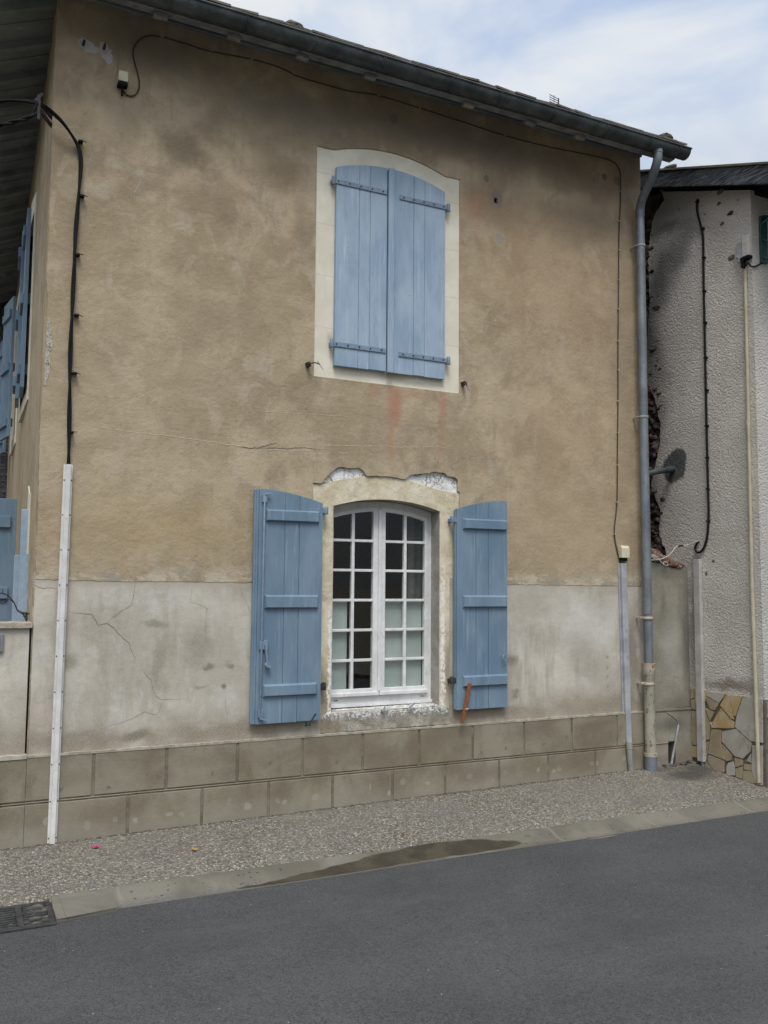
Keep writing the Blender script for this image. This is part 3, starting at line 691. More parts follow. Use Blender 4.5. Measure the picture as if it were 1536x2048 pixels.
left = rag([(HX0, ZT), (.472, 4.9), (.480, 4.05), (.474, 3.75), (.492, 3.6), (.487, 3.2), (.472, 2.6), (.484, 2.1), (.485, 1.618)], .03, .004, 2)
outer = left[:-1] + bot[:-1] + [(2.527, 1.612)] + [(2.527, 2.2)] + ragtop + [(3.89, 2.0)] + bot2 + [(HX1, ZT)]
vent = [(4.255, 5.085), (4.292, 5.085), (4.292, 5.135), (4.255, 5.135)]
b = MB().prism([outer, up_out, vent], 0, .03)
# cracks and scratches in the render lie in the same mesh
def crack(pts, wd, mi, y=-.0015, step=.02, amp=.006, seed=1):
    p = rag([(q[0], q[2]) for q in pts], step*.6, amp, seed); b.ribbon([(q[0], y, q[1]) for q in p], wd*(.5 if mi == 1 else .75), mi=mi)
crack([(1.879,0,2.652),(1.999,-0,2.65),(2.08,0,2.664),(2.182,0,2.696),(2.202,0,2.705),(2.227,0,2.699)], .013, 1, seed=1)
crack([(1.959,0,2.647),(2.162,0,2.662),(2.328,0,2.671),(2.463,0,2.689),(2.562,0,2.68),(2.662,-0,2.684)], .009, 1, seed=2)
crack([(0.705,0,2.731),(1.053,0,2.703),(1.38,0,2.693),(1.761,0,2.67),(1.999,0,2.654),(2.244,0,2.653),(2.497,0,2.664),(2.671,0,2.668)], .007, 2, y=-.0013, seed=3)
crack([(2.202,0,2.705),(2.583,-0,2.719),(2.982,0,2.741),(3.307,0,2.758),(3.645,0,2.788),(3.946,0,2.78)], .006, 2, y=-.0012, seed=4)
crack([(2.714,0,2.667),(2.803,0,2.67),(2.879,0,2.675)], .006, 2, seed=6)
crack([(3.006,0,2.672),(3.074,0,2.669)], .005, 2, seed=7)
crack([(1.716,0,2.93),(2.239,0,2.952),(2.579,0,2.964),(3.025,0,2.984)], .004, 2, seed=8)
crack([(0.563,0,5.189),(0.578,0,5.143),(0.583,0,5.102)], .005, 1, seed=9)
crack([(1.062,0,4.489),(1.082,0,4.551),(1.109,0,4.615)], .006, 2, seed=10)
crack([(3.971,0,4.335),(4.008,0,4.387)], .006, 2, seed=11)
crack([(0.444,0,3.735),(0.464,0,3.448),(0.469,0,3.16),(0.466,0,2.874),(0.473,0,2.52),(0.478,0,2.238),(0.475,0,1.959),(0.47,0,1.681)], .005, 1, seed=12)
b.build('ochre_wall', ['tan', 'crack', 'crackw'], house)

# vent hole lining, chipped corner
MB().box(4.25, 4.30, .031, .06, 5.08, 5.14).build('vent_hole', 'dark', house)
chip = rag([(0.49,0,3.474),(0.504,0,3.468),(0.517,0,3.383),(0.537,0,3.277),(0.529,0,3.24),(0.516,0,3.224),(0.525,0,3.16),(0.522,0,3.077),(0.507,0,3.028),(0.499,0,2.977),(0.489,0,2.983),(0.49,0,3.127),(0.491,0,3.271)], .015, .004, 7)
MB().prism([chip], -.003, .01).build('broken_corner_patch', mat_stucco_plain('broken_stone', (.46, .42, .35), (.68, .64, .57), .95, 22, .9, .02, (.16, .14, .11)), house)

# grey render band with the low plinth below it
gb = [(.485, .40), (.485, 1.66), (2.60, 1.66), (2.60, .62)]
MB().prism([[(3.80, .40), (HX1, .40), (HX1, 1.66), (3.80, 1.66)]], .003, .05).build('grey_wall_band', 'grey', house)
b = MB().prism([[(.484, .40), (2.62, .40), (2.62, 1.66), (.484, 1.66)]], .003, .05)
def gcrack(pts, wd, seed): crack([(p[0], 0, p[2]) for p in pts], wd, 1, y=.0018, step=.018, amp=.005, seed=seed)
gcrack([(0.706,0,1.398),(0.753,0,1.384),(0.864,0,1.376),(0.889,0,1.337),(0.914,0,1.295),(0.972,0,1.311),(1.022,0,1.272),(1.076,0,1.207),(1.129,0,1.17),(1.141,0,1.127),(1.175,0,1.058),(1.172,0,1.03)], .008, 1)
gcrack([(0.972,0,1.311),(1.026,0,1.364),(1.076,0,1.403),(1.139,0,1.431),(1.148,0,1.485),(1.156,0,1.565),(1.165,0,1.612)], .005, 2)
gcrack([(1.215,0,1.014),(1.249,0,0.942),(1.297,0,0.897),(1.31,0,0.832),(1.333,0,0.781),(1.362,0,0.758),(1.453,0,0.75),(1.552,0,0.749)], .004, 3)
gcrack([(1.387,0,0.749),(1.351,0,0.655),(1.326,0,0.645),(1.258,0,0.671),(1.154,0,0.62),(0.983,0,0.578)], .004, 4)
gcrack([(1.574,0,1.601),(1.576,0,1.512),(1.566,0,1.456),(1.63,0,1.445),(1.696,0,1.407),(1.683,0,1.325),(1.685,0,1.214),(1.713,0,1.158)], .003, 5)
gcrack([(1.943,0,1.569),(1.993,0,1.455),(2.043,0,1.367)], .003, 6)
gcrack([(1.845,0,0.771),(1.851,0,0.689),(1.868,0,0.614),(1.861,0,0.578)], .003, 7)
gcrack([(0.469,0,1.619),(0.477,0,1.578),(0.51,0,1.561),(0.631,0,1.555)], .006, 8)
b.build('grey_wall_band', ['grey', 'crack'], house)

# plinth: cement with false block joints
b = MB(); PZ0, PZG, PZ1 = -.34, .109, .425
b.box(.33-.0, 6.0, -.0185, .04, PZ0, PZ1-.004, 1)
up = [.20, .93, 1.43, 1.945, 2.46, 2.945, 3.42, 3.915, 4.40, 4.89, 5.395, 5.72, 6.0]
ups = [(a[0]) for a in [(0.375,-0.02,0.273),(0.912,-0.02,0.293),(1.418,-0.02,0.304),(1.946,-0.02,0.306),(2.465,-0.02,0.316),(2.977,-0.02,0.317),(3.491,-0.02,0.321),(4.009,-0.02,0.327),(4.539,-0.02,0.326),(5.058,-0.02,0.324),(5.579,-0.02,0.328)]]
los = [(a[0]) for a in [(0.205,-0.02,-0.035),(0.664,-0.02,-0.02),(1.155,-0.02,0.03),(1.684,-0.02,0.024),(2.195,-0.02,0.037),(2.721,-0.02,0.027),(3.248,-0.02,0.018),(3.739,-0.02,0.036),(4.277,-0.02,0.033),(4.795,-0.02,0.034),(5.322,-0.02,0.037)]]
ups = [x for x in ups if x > .5]; los = [x for x in los if x > .5]
def course(xs, z0, z1):
    e = [.475]+xs+[6.0]
    for a, c_ in zip(e, e[1:]):
        b.box(a+(.011 if a > .5 else 0), c_-.011 if c_ < 5.99 else c_, -.0245, -.013, z0, z1)
course(ups, PZG+.014, PZ1-.014); course(los, PZ0, PZG-.014)
b.box(.475, 6.0, -.0235, -.0125, PZG-.004, PZG+.004)
b.build('plinth', ['plinth', mat_stucco_plain('plinth_joint', (.125, .11, .076), (.215, .19, .14), .95, 9)], house, bevel=.003)
led = rag([(.475, 0, PZ1), (6.0, 0, PZ1)], .03, .005, 4)
b = MB().prism([[(.475, PZ1-.016), (6.0, PZ1-.016)]+led[::-1]], -.0275, .02); b.build('plinth_ledge', mat_stucco_plain('pale_cement_ledge', (.25, .22, .165), (.40, .37, .30), .9, 14), house)

# core walls of the house (behind the render), floor, room behind the lower window
OX0, OX1, OZ0, OZS, OZC = 2.712, 3.702, .585, 2.232, 2.308
opening = [(OX0, OZ0)] + arc(OX0, OX1, OZS, OZC) + [(OX1, OZ0)]
core = [(.5, -.34), (.5, ZT), (5.99, ZT), (5.99, -.34)]
upop = [(2.80, 3.42), (2.80, 5.0), (3.62, 5.0), (3.62, 3.42)]
coreop = [(x+(-.03 if x < 3.2 else .03), z+(-.03 if z < 1 else .03)) for x, z in opening]
b = MB().prism([core, coreop, upop, [(4.25, 5.08), (4.30, 5.08), (4.30, 5.14), (4.25, 5.14)]], .0505, .36)
b.box(5.70, 5.99, .361, 9, -.34, ZT)
b.box(.70, 5.69, 8.7, 9, -.34, ZT)
b.build('inner_wall', 'link', house)
# left side wall, following its slight skew
yy = [.031, 3, 6, 9]
b = MB(); 
sideloop = [(.031, -.34), (9, -.34), (9, ZT+.05), (.031, ZT)]
b.add([(LW(y)+d, y, z) for d in (0, .3) for (y, z) in sideloop], [(0, 1, 2, 3), (7, 6, 5, 4), (0, 4, 5, 1), (1, 5, 6, 2), (2, 6, 7, 3), (3, 7, 4, 0)])
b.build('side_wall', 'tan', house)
b = MB(); b.box(2.0, 4.6, 3.2, 3.25, -.1, 3.0); b.box(2.0, 2.05, .37, 3.2, -.1, 3.0); b.box(4.55, 4.6, .37, 3.2, -.1, 3.0); b.box(2.0, 4.6, .37, 3.25, 3.0, 3.05); b.box(2.0, 4.6, .37, 3.25, -.15, -.1)
b.build('room', 'room', house)

# upper window surround (flat painted band)
inner = [(2.79, 3.41), (2.79, 5.01), (3.63, 5.01), (3.63, 3.41)]
MB().prism([[(2.515, 3.273)]+[(x, z+.004) for x, z in up_out[1:-1]]+[(3.895, 3.271)], inner], .011, .05).build('upper_window_surround', 'cream', house)
MB().box(2.75, 3.67, .2, .22, 3.4, 5.05).build('upper_window_back', 'dark', house)

# lower window surround
ext = [(2.50, 2.402)] + xz([(2.622,0,2.402),(2.674,0,2.42),(2.74,0,2.442),(2.85,0,2.467),(3.001,-0,2.495),(3.09,0,2.496),(3.206,0,2.499),(3.359,0,2.487),(3.524,0,2.452),(3.696,0,2.414),(3.865,-0,2.398)])
ringo = [(2.50, .43)] + ext + [(3.905, 2.40), (3.905, .43)]
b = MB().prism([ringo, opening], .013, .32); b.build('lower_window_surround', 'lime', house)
MB().prism([[(2.50, 2.36), (2.50, 2.60), (3.92, 2.60), (3.92, 2.36)]], .0235, .0495).build('bare_plaster_patch', 'plaster', house)
sl = rag([(2.60, 0, .43), (2.585, 0, .50), (2.66, 0, .575), (3.74, 0, .585), (3.80, 0, .55), (3.84, 0, .43)], .02, .006, 12)
b = MB().prism([sl], .004, .03)
b.add([(2.66, .004, .577), (3.74, .004, .587), (3.702, .30, .606), (2.712, .30, .606)], [(0, 1, 2, 3)])
b.build('stone_sill', 'sill', house)

# ---- lower window
win = thing('window', (3.2, .16, .6), None, None); win.parent = house; win.matrix_parent_inverse = world(house).inverted()
WY = .160
def ring2(b, o, i, y0, y1): b.prism([o, i], y0, y1)
fo = [(OX0+.002, .600)] + arc(OX0+.002, OX1-.002, OZS-.004, OZC-.004) + [(OX1-.002, .600)]
fi = [(2.760, .700)] + arc(2.760, 3.656, 2.165, 2.238) + [(3.656, .700)]
b = MB(); ring2(b, fo, fi, WY, WY+.06)
b.box(2.714, 3.70, WY-.028, WY-.001, .600, .624)     # bottom moulding
b.build('frame', 'white', win, bevel=.004)
for xs_ in (2.80, 3.60): MB().box(xs_, xs_+.035, WY-.002, WY+.01, .650, .655).build('drain_slot', 'dark', win)
def topz(x): return 2.165+.073*(1-((x-3.208)/.448)**2)
def casement(x0, x1, barx, side):
    b = MB(); y0, y1 = WY-.010, WY+.035; st = .050
    n = 10
    o = [(x0, .684)] + [(x0+(x1-x0)*i/n, topz(x0+(x1-x0)*i/n)+.012) for i in range(n+1)] + [(x1, .684)]
    gx0, gx1 = (x0+st, x1-(.054 if side < 0 else st-.01))
    if side > 0: gx0 = x0+.056; gx1 = x1-.028
    i_ = [(gx0, .740)] + [(gx0+(gx1-gx0)*i/n, topz(gx0+(gx1-gx0)*i/n)-.022) for i in range(n+1)] + [(gx1, .740)]
    b.prism([o, i_], y0, y1)
    b.box(x0+.002, x1-.002, y0-.022, y0-.0005, .684, .712)       # weather bar
    bars = [.9735, 1.2215, 1.469, 1.717, 1.965]
    for z in bars: b.box(gx0, barx-.011, y0+.006, y1-.006, z-.011, z+.011); b.box(barx+.011, gx1, y0+.006, y1-.006, z-.011, z+.011)
    b.box(barx-.013, barx+.013, y0+.004, y1-.004, .738, topz(barx)-.021)
    cs = b.build('casement', 'white', win, bevel=.003)
    g = MB().add([(gx0-.01, WY+.012, .73), (gx1+.01, WY+.012, .73), (gx1+.01, WY+.012, topz(gx1)-.01), ((gx0+gx1)/2, WY+.012, topz((gx0+gx1)/2)), (gx0-.01, WY+.012, topz(gx0)-.01)], [(0, 1, 2, 3, 4)])
    go = g.build('pane', 'glass', win)
    if go.data.polygons[0].normal.y > 0: go.data.flip_normals()
    return cs
casement(2.724, 3.193, 2.955, -1); casement(3.197, 3.660, 3.444, 1)
b = MB(); b.box(3.183, 3.212, WY-.024, WY-.011, .715, 2.235); b.build('meeting_bead', 'white', win, bevel=.004)
b = MB(); b.add([(2.70, .202, .66), (2.925, .202, .66), (2.925, .202, 1.475), (2.70, .202, 1.475)], [(0, 1, 2, 3)]); b.build('frosted_panel', 'frost', win); b = MB(); b.add([(3.225, .202, .66), (3.628, .202, .66), (3.628, .202, 1.475), (3.225, .202, 1.475)], [(0, 1, 2, 3)])
b.build('frosted_panel', 'frost', win)
cz = MB(); n = 26
cz.add([q for i in range(n+1) for q in ((3.56+.42*i/n, .34+.012*sin(i*1.3), .7), (3.56+.42*i/n, .34+.012*sin(i*1.3), 2.3))], [(2*i, 2*i+2, 2*i+3, 2*i+1) for i in range(n)], 0, True)
cz.build('curtain', 'curtain', win)
for x, z in ((3.165, .61), (3.42, .625)):
    t_ = MB().tube([(x, -.012, z-.03), (x+.006, -.02, z-.012), (x+.012, -.016, z+.012)], .007, 8).obox((x+.0, -.016, z-.03), (.018, 0, 0), (0, .01, 0), (0, 0, .006)) if x < 3.3 else MB().bar((x-.02, -.02, z-.035), (x+.03, -.02, z+.0), .016, .012)
    t_.build('sill_hook', 'galv', house)

# ---- shutters
def leaf(x0, x1, z0, topf, splits, yf, th, mat, n=8):
    """vertical planks with fine grooves, arched top"""
    b = MB(); e = [x0]+splits+[x1]
    for k, (a, c_) in enumerate(zip(e, e[1:])):
        a2, c2 = a+(.0018 if k else 0), c_-(.0018 if k < len(e)-2 else 0)
        dy = random.uniform(-.001, .001); dz = random.uniform(-.003, .003)
        b.prism([[(a2, z0+dz)] + [(a2+(c2-a2)*i/n, topf(a2+(c2-a2)*i/n)) for i in range(n+1)] + [(c2, z0+dz)]], yf+dy, yf+th)
    b.prism([[(x0+.006, z0+.006)] + [(x0+.006+(x1-x0-.012)*i/12, topf(x0+.006+(x1-x0-.012)*i/12)-.006) for i in range(13)] + [(x1-.006, z0+.006)]], yf+.007, yf+th-.004)
    return b.build('shutter', mat, house, bevel=.0025)
def utop(x): return 5.055+.098*(1-((x-3.2)/.53)**2)
SU = 'blue_up'
s1 = leaf(2.687, 3.156, 3.381, utop, [2.896, 2.998], -.030, .034, SU)
s2 = leaf(3.172, 3.722, 3.381, utop, [3.412, 3.520], -.030, .034, SU)
tag(s1, 'left leaf of the closed upper shutters'); tag(s2, 'right leaf of the closed upper shutters, with the cover strip')
MB().prism([[(3.160, 3.372), (3.160, 5.146), (3.213, 5.152), (3.213, 3.372)]], -.055, -.0305).build('cover_strip', SU, s2, bevel=.003)
def strap(par, x0, x1, z, hinge, sgn, mat='strapblue', yf=-.031, dz=0):
    b = MB(); b.bar((x0, yf-.004, z+dz), (x1, yf-.004, z-dz), .008, .040, up=(0, 0, 1))
    b.tube([(hinge, yf-.006, z-.035), (hinge, yf-.006, z+.035)], .016, 12)
    b.bar((hinge, yf+.004, z), (hinge, .012, z), .018, .025)
    st = b.build('hinge_strap', mat, par, bevel=.002)
    bb = []
    for i in range(5):
        xx = x0+(x1-x0)*(.08+.21*i); bb.append(MB()); bb[-1].tube([(xx, yf-.0075, z), (xx, yf-.0105, z)], .0075, 8)
    return st, bb
bolts = MB()
for par, x0, x1, z, hg in ((s1, 2.66, 3.150, 4.932, 2.655), (s1, 2.66, 3.148, 3.556, 2.658), (s2, 3.272, 3.74, 4.918, 3.752), (s2, 3.272, 3.74, 3.545, 3.755)):
    st, bb = strap(par, x0, x1, z, hg, 1)
    for q in bb: q.build('bolt', 'iron', par)
# lower shutters, folded back against the wall
def ltop(x): return 2.331-.088*max(0, (x-2.10)/.49)**1.7
s3 = leaf(2.066, 2.592, .541, ltop, [2.277, 2.398], -.058, .034, 'blue')
tag(s3, 'left leaf of the open lower shutters, with the locking bar')
b = MB(); b.box(2.030, 2.0645, -.046, -.022, .541, 2.325); b.box(2.046, 2.0645, -.054, -.0465, .541, 2.327); b.build('rebate_strip', 'blue', s3, bevel=.003)
def rtop(x): return 2.343-.092*max(0, (4.31-x)/.49)**1.7
s4 = leaf(3.828, 4.342, .553, rtop, [4.021, 4.147], -.058, .034, 'blue')
tag(s4, 'right leaf of the open lower shutters, with the small hook')
MB().box(3.815, 3.8265, -.05, -.026, .556, 2.245).build('rebate_strip', 'blue', s4, bevel=.002)
for par, x0, x1 in ((s3, 2.118, 2.562), (s4, 3.885, 4.338)):
    for z0, z1 in ((2.078, 2.176), (1.406, 1.515), (.738, .836)):
        b = MB(); yf = -.0585
        c = .013
        b.add([(x0, yf, z0), (x1, yf, z0), (x1, yf, z1), (x0, yf, z1), (x0+c, yf-.024, z0+c), (x1-c, yf-.024, z0+c), (x1-c, yf-.024, z1-c), (x0+c, yf-.024, z1-c)],
              [(0, 1, 2, 3), (4, 7, 6, 5), (0, 4, 5, 1), (1, 5, 6, 2), (2, 6, 7, 3), (3, 7, 4, 0)])
        b.build('batten', 'blue', par, bevel=.002)
b = MB(); b.tube([(2.100, -.072, .575), (2.103, -.072, 2.285)], .0085, 8)
for z in (2.255, 1.13, .62): b.box(2.084, 2.122, -.078, -.0585, z-.03, z+.03)
b.bar((2.098, -.075, 2.285), (2.155, -.085, 2.297), .012, .012); b.bar((2.098, -.075, .585), (2.15, -.085, .568), .012, .012)
b.build('locking_bar', 'strapblue', s3, bevel=.002)
b = MB(); b.box(2.118, 2.152, -.077, -.0585, 1.10, 1.17); b.bar((2.128, -.084, 1.14), (2.140, -.090, 1.0), .014, .03, up=(0, 1, 0)); b.tube([(2.147, -.094, 1.0), (2.147, -.094, .965), (2.160, -.094, .955), (2.165, -.094, .975)], .008, 8)
b.tube([(2.140, -.08, .985), (2.148, -.10, .985)], .022, 12)
b.build('latch_handle', 'strapblue', s3, bevel=.002)
for par, xh, sg in ((s3, 2.625, -1), (s4, 3.790, 1)):
    for z, mm in ((2.185, 'strapblue'), (.80, 'iron')):
        if par is s4 and z > 2: z = 2.16
        b = MB(); b.tube([(xh, -.045, z-.03), (xh, -.045, z+.03)], .018, 12); b.bar((xh+sg*.0, -.05, z), (xh+sg*.05, -.05, z), .012, .042)
        b.bar((xh, -.04, z), (xh, .02, z-.005), .022, .028); b.build('hinge', mm, par, bevel=.002)
b = MB(); b.tube(spline([(4.292, -.062, .985), (4.288, -.085, 1.0), (4.275, -.09, .985), (4.28, -.088, .955), (4.30, -.088, .95), (4.312, -.086, .972), (4.310, -.084, 1.0), (4.318, -.08, 1.02)], .008), .005, 8)
b.tube(spline([(4.300, -.088, .95), (4.303, -.092, .925), (4.312, -.09, .915)], .008), .004, 8); b.build('hook', 'strapblue', s4)

# shutter stays on the wall
def stay(x, z, lever, mat='iron'):
    b = MB(); b.obox((x, -.022, z), (.013, 0, .005), (0, .022, 0), (-.006, 0, .018)); b.tube([(x, .01, z), (x, -.06, z)], .006, 8)
    b.tube(spline([(x, -.055, z), (x+lever[0]*.5, -.06, z+lever[1]*.3+.012), (x+lever[0], -.06, z+lever[1])], .02), .005, 8)
    b.obox((x+lever[0]+.006, -.06, z+lever[1]-.01), (.006, 0, -.005), (0, .003, 0), (.022, 0, -.03), 1)
    return b
P = [(2.462,-0.03,3.359),(3.917,-0.03,3.363),(2.487,-0.03,0.541),(3.805,-0.03,0.483)]
stay(P[0][0], P[0][2], (.085, .005)).build('shutter_stay', ['iron', 'galv'], house)
stay(P[1][0], P[1][2], (.010, -.03)).build('shutter_stay', ['iron', 'galv'], house)
b = MB(); b.bar((2.49, -.10, .525), (2.54, -.10, .60), .008, .012); b.tube([(2.49, -.02, .52), (2.49, -.11, .52)], .007, 8); b.obox((2.475, -.10, .518), (.022, 0, .003), (0, .006, 0), (0, 0, .008)); b.build('shutter_stay', 'iron', house)

# ---- eaves, gutter, roof
GX1 = 6.185
b = MB(); b.box(.12, 6.125, -.345, -.322, 5.762, 5.85); b.box(.12, 6.125, -.3215, -.27, 5.762, 5.79); b.build('fascia', 'fascia', house, bevel=.003)
SL = .45
def front(y): return 5.855+SL*(y+.345)
def roof_slab(pts, dz, name, mat):
    n = len(pts); b = MB(); b.add([(x, y, z) for x, y, z in pts]+[(x, y, z+dz) for x, y, z in pts], [tuple(range(n))[::-1], tuple(range(n, 2*n))]+[(i, (i+1) % n, (i+1) % n+n, i+n) for i in range(n)]); return b.build(name, mat, house)
# front slope with its boarded underside; left slope comes lower past the side wall
XE = -.02
def leftz(x, y): return 5.70+SL*(x-(XE+.017*y))
def hipx(y): return XE+.017*y+(front(y)-5.70)/SL       # where the slopes meet
ridge_y = 4.6
fr = [(hipx(-.345), -.345, front(-.345)), (6.13, -.345, front(-.345)), (6.13, ridge_y, front(ridge_y)), (hipx(ridge_y), ridge_y, front(ridge_y))]
roof_slab([(x, y, z+.001) for x, y, z in fr], .05, 'roof_boarding', 'soffit')
roof_slab([(fr[0][0], -.43, front(-.43)+.052)] + [(6.15, -.43, front(-.43)+.052), (6.15, ridge_y, front(ridge_y)+.052), (fr[3][0], ridge_y, front(ridge_y)+.052)], .006, 'roof', 'tile')
b = MB(); x = .2
random.seed(3)
while x < 6.13:
    wd = random.uniform(.17, .23); y0 = -.455+random.uniform(-.012, .012); z0 = front(y0)+.056+random.uniform(0, .010); tl = random.uniform(-.006, .006)
    x2 = min(x+wd, 6.17)
    b.add([(x, y0, z0-tl), (x2, y0, z0+tl), (x2, .0, front(0)+.060), (x, .0, front(0)+.060)] + [(x, y0, z0-tl+.018), (x2, y0, z0+tl+.018), (x2, .0, front(0)+.080), (x, .0, front(0)+.080)],
          [(0, 3, 2, 1), (4, 5, 6, 7), (0, 1, 5, 4), (1, 2, 6, 5), (2, 3, 7, 6), (3, 0, 4, 7)]); x = x2+.006
b.rock((2.17, -.38, 5.92), .05, 3, sq=(1.5, 1, .7)); b.rock((5.98, -.36, 5.935), .06, 5, sq=(1.5, 1, .65)); b.rock((5.72, -.30, 5.95), .05, 6, sq=(1.8, 1, .5))
b.build('eave_tiles', 'tile', house)
# back slope and left slope
ls = [(XE-.006, -.36, leftz(XE-.006, -.36)), (hipx(-.36), -.36, front(-.36)), (hipx(ridge_y), ridge_y, front(ridge_y)), (hipx(ridge_y)+.05, 5.2, front(ridge_y)), (XE+.17+.0, 9.3, leftz(XE+.158, 9.3))]
roof_slab(ls, .06, 'side_roof', 'soffit')
roof_slab([(hipx(ridge_y), ridge_y, front(ridge_y)), (6.15, ridge_y, front(ridge_y)), (6.15, 9.4, front(-.345)), (.3, 9.4, front(-.345))], .08, 'back_roof', 'tile')
b = MB()
for i in range(19):
    y = .14+i*.48+random.uniform(-.02, .02)
    p0 = (LW(y)+.02, y, leftz(LW(y)+.02, y)-.03); p1 = (XE+.017*y+.02, y, leftz(XE+.017*y+.02, y)-.03)
    b.bar(p1, p0, .06, .055)
    # lapped board edges
    q0 = (p0[0], y+.24, leftz(LW(y)+.02, y+.24)-.004); q1 = (p1[0], y+.24, leftz(p1[0], y+.24)-.004)
    b.bar(q1, q0, .02, .010)
b.build('side_rafter', 'soffit', house)
b = MB(); b.box(XE-2.5, LW(7.9), 7.75, 8.0, -.3, 5.95); b.build('rear_wing', 'oldwood', house)  # dark board colour stands in for the shade on this wall
tails = [(1.16,-0.28,5.739),(1.712,-0.28,5.738),(2.268,-0.28,5.735),(2.857,-0.28,5.747),(3.8,-0.28,5.736),(4.446,-0.28,5.751),(5.002,-0.28,5.744)]
for i, p in enumerate(tails):
    x = p[0]; b = MB()
    b.prism([[(-.3205, 5.730), (-.3205, 5.7615), (-.262, 5.7615), (-.262, 5.748), (-.285, 5.722)]], x-.05, x+.05, 'X')
    b.build('rafter_tail', 'tail', house, bevel=.004)
b = MB(); b.box(.2, 5.99, -.04, .0, 5.90, 6.0); b.build('wall_plate', 'soffit', house)
# half-round gutter
gy, gz, gr = -.425, 5.812, .076
b = MB(); n = 12
for r_, flip in ((gr, 1), (gr-.004, -1)):
    vs = [(x, gy+r_*cos(pi+pi*k/n), gz+r_*sin(pi+pi*k/n)) for x in (.0, GX1) for k in range(n+1)]
    b.add(vs, [(k, k+1, k+n+2, k+n+1)[::flip] for k in range(n)], 0, True)
b.add([(GX1, gy+gr*cos(pi+pi*k/n), gz+gr*sin(pi+pi*k/n)) for k in range(n+1)], [tuple(range(n+1))])
b.tube([(.0, gy-gr-.003, gz+.004), (GX1+.004, gy-gr-.003, gz+.004)], .009, 8)
gut = b.build('gutter', 'oldzinc', house)
for p in [(1.758,-0.5,5.775),(2.312,-0.5,5.762),(2.896,-0.5,5.764),(3.52,-0.5,5.735),(4.005,-0.5,5.762),(4.579,-0.5,5.773),(5.175,-0.5,5.767),(5.694,-0.5,5.762),(6.051,-0.5,5.762)]:
    bb = MB(); bb.tube([(p[0]+.008, gy+(gr+.003)*cos(pi+pi*k/10), gz+(gr+.003)*sin(pi+pi*k/10)) for k in range(11)], .005, 6)
    bb.tube([(p[0]-.008, gy+(gr+.003)*cos(pi+pi*k/10), gz+(gr+.003)*sin(pi+pi*k/10)) for k in range(11)], .005, 6)
    bb.build('gutter_bracket', 'oldzinc', gut)

# ---- downpipe
dp = thing('downpipe', (5.93, -.09, -.12), 'grey zinc downpipe curving from the gutter to the wall, cast-iron foot below', 'drainpipe')
px_, py_ = 5.90, -.095
top = spline([(5.83, -.425, 5.79), (5.83, -.425, 5.70), (5.832, -.405, 5.63), (5.845, -.33, 5.54), (5.865, -.23, 5.46), (5.885, -.13, 5.37), (5.895, -.098, 5.27), (5.898, -.095, 5.1), (5.90, -.095, 4.8)], .04)
b = MB().tube(top+[Vector((px_, py_, 3.0)), Vector((5.915, py_, .872))], .0425, 20)
b.tube([(5.83, -.425, 5.79), (5.83, -.425, 5.72)], .047, 20); b.tube([(px_+.006, py_, 1.40), (px_+.007, py_, 1.34)], .0455, 20)
b.tube([(5.893, -.1, 5.30), (5.897, -.096, 5.24)], .0455, 20)
b.build('pipe', 'zinc', dp)
b = MB().tube([(5.915, py_, .876), (5.915, py_, .862), (5.915, py_, .775), (5.915, py_, .765), (5.92, py_, .02)], [.0575, .059, .057, .051, .050], 20)
b.tube([(5.916, py_, .88), (5.916, py_, .86)], .061, 20); b.tube([(5.92, py_, .045), (5.92, py_, .015)], .062, 20)
b.build('cast_iron_foot', 'cast', dp)
MB().tube([(5.92, py_, .035), (5.92, py_, -.17)], [.060, .054], 20).build('collar', 'bluegrey', dp)
for z, mm, r_ in ((4.94, 'pvcbeige', .047), (3.235, 'pvcbeige', .047), (1.305, 'beige2', .052), (.69, 'beige2', .0555)):
    b = MB().tube([(px_+.006 if z < 3 else px_, py_, z-.012), (px_+.006 if z < 3 else px_, py_, z+.012)], r_, 20); b.bar((px_-.045, py_+.02, z), (px_-.045, .02, z), .012, .02); b.tube([(px_-.060, py_+.02, z), (px_-.046, py_+.02, z)], .011, 8)
    b.build('pipe_clip', mm, dp, bevel=.002)

# ---- low garden wall to the left of the corner
lw = thing('garden_wall', (-.4, .1, -.18), 'low grey rendered wall with a stone cap, joining the left corner of the house', 'wall')
b = MB().box(-3.0, .462, .018, .25, .43, 1.283); b.build('wall_body', 'grey', lw)
b = MB()
for x in range(12): pass
cap = rag([(-3.0, 0, 1.315), (.478, 0, 1.318)], .04, .006, 8)
b.prism([[(-3.0, 1.284), (.478, 1.284)]+cap[::-1]], -.008, .27); b.build('cap', mat_stucco_plain('lichen_stone_cap', (.33, .28, .20), (.45, .41, .33), .95, 14, .8, .014), lw)
b = MB().box(-3.0, .474, -.008, .2, -.34, .429); xs = [-1.5, -.95, -.42, .09]
for a, c_ in zip([-3]+[.17], [.15, .474]): b.box(a, c_, -.026, -.009, PZG+.014, .412)
b.box(-3.0, .474, -.026, -.009, -.34, PZG-.014); b.box(-3, .474, -.024, -.0095, PZG-.004, PZG+.004)
b.build('plinth', 'plinth', lw, bevel=.004)
MB().prism([rag([(-3, 0, .405), (-3, 0, .425), (.474, 0, .431), (.474, 0, .405)], .03, .005, 3)], -.032, .02).build('ledge', mat_stucco_plain('ledge_cement', (.33, .30, .235), (.43, .40, .325), .9, 14), lw)
b = MB(); b.box(.4635, .4685, .0155, .2, .62, 1.28); b.build('open_joint', 'dark', lw)
pl = thing('letter_plate', (-.05, .0, 1.05), 'small grey metal name plate with black letters on the low left wall', 'name plate')
pq = [(0.3,0.01,1.245),(0.299,0.01,1.124)]
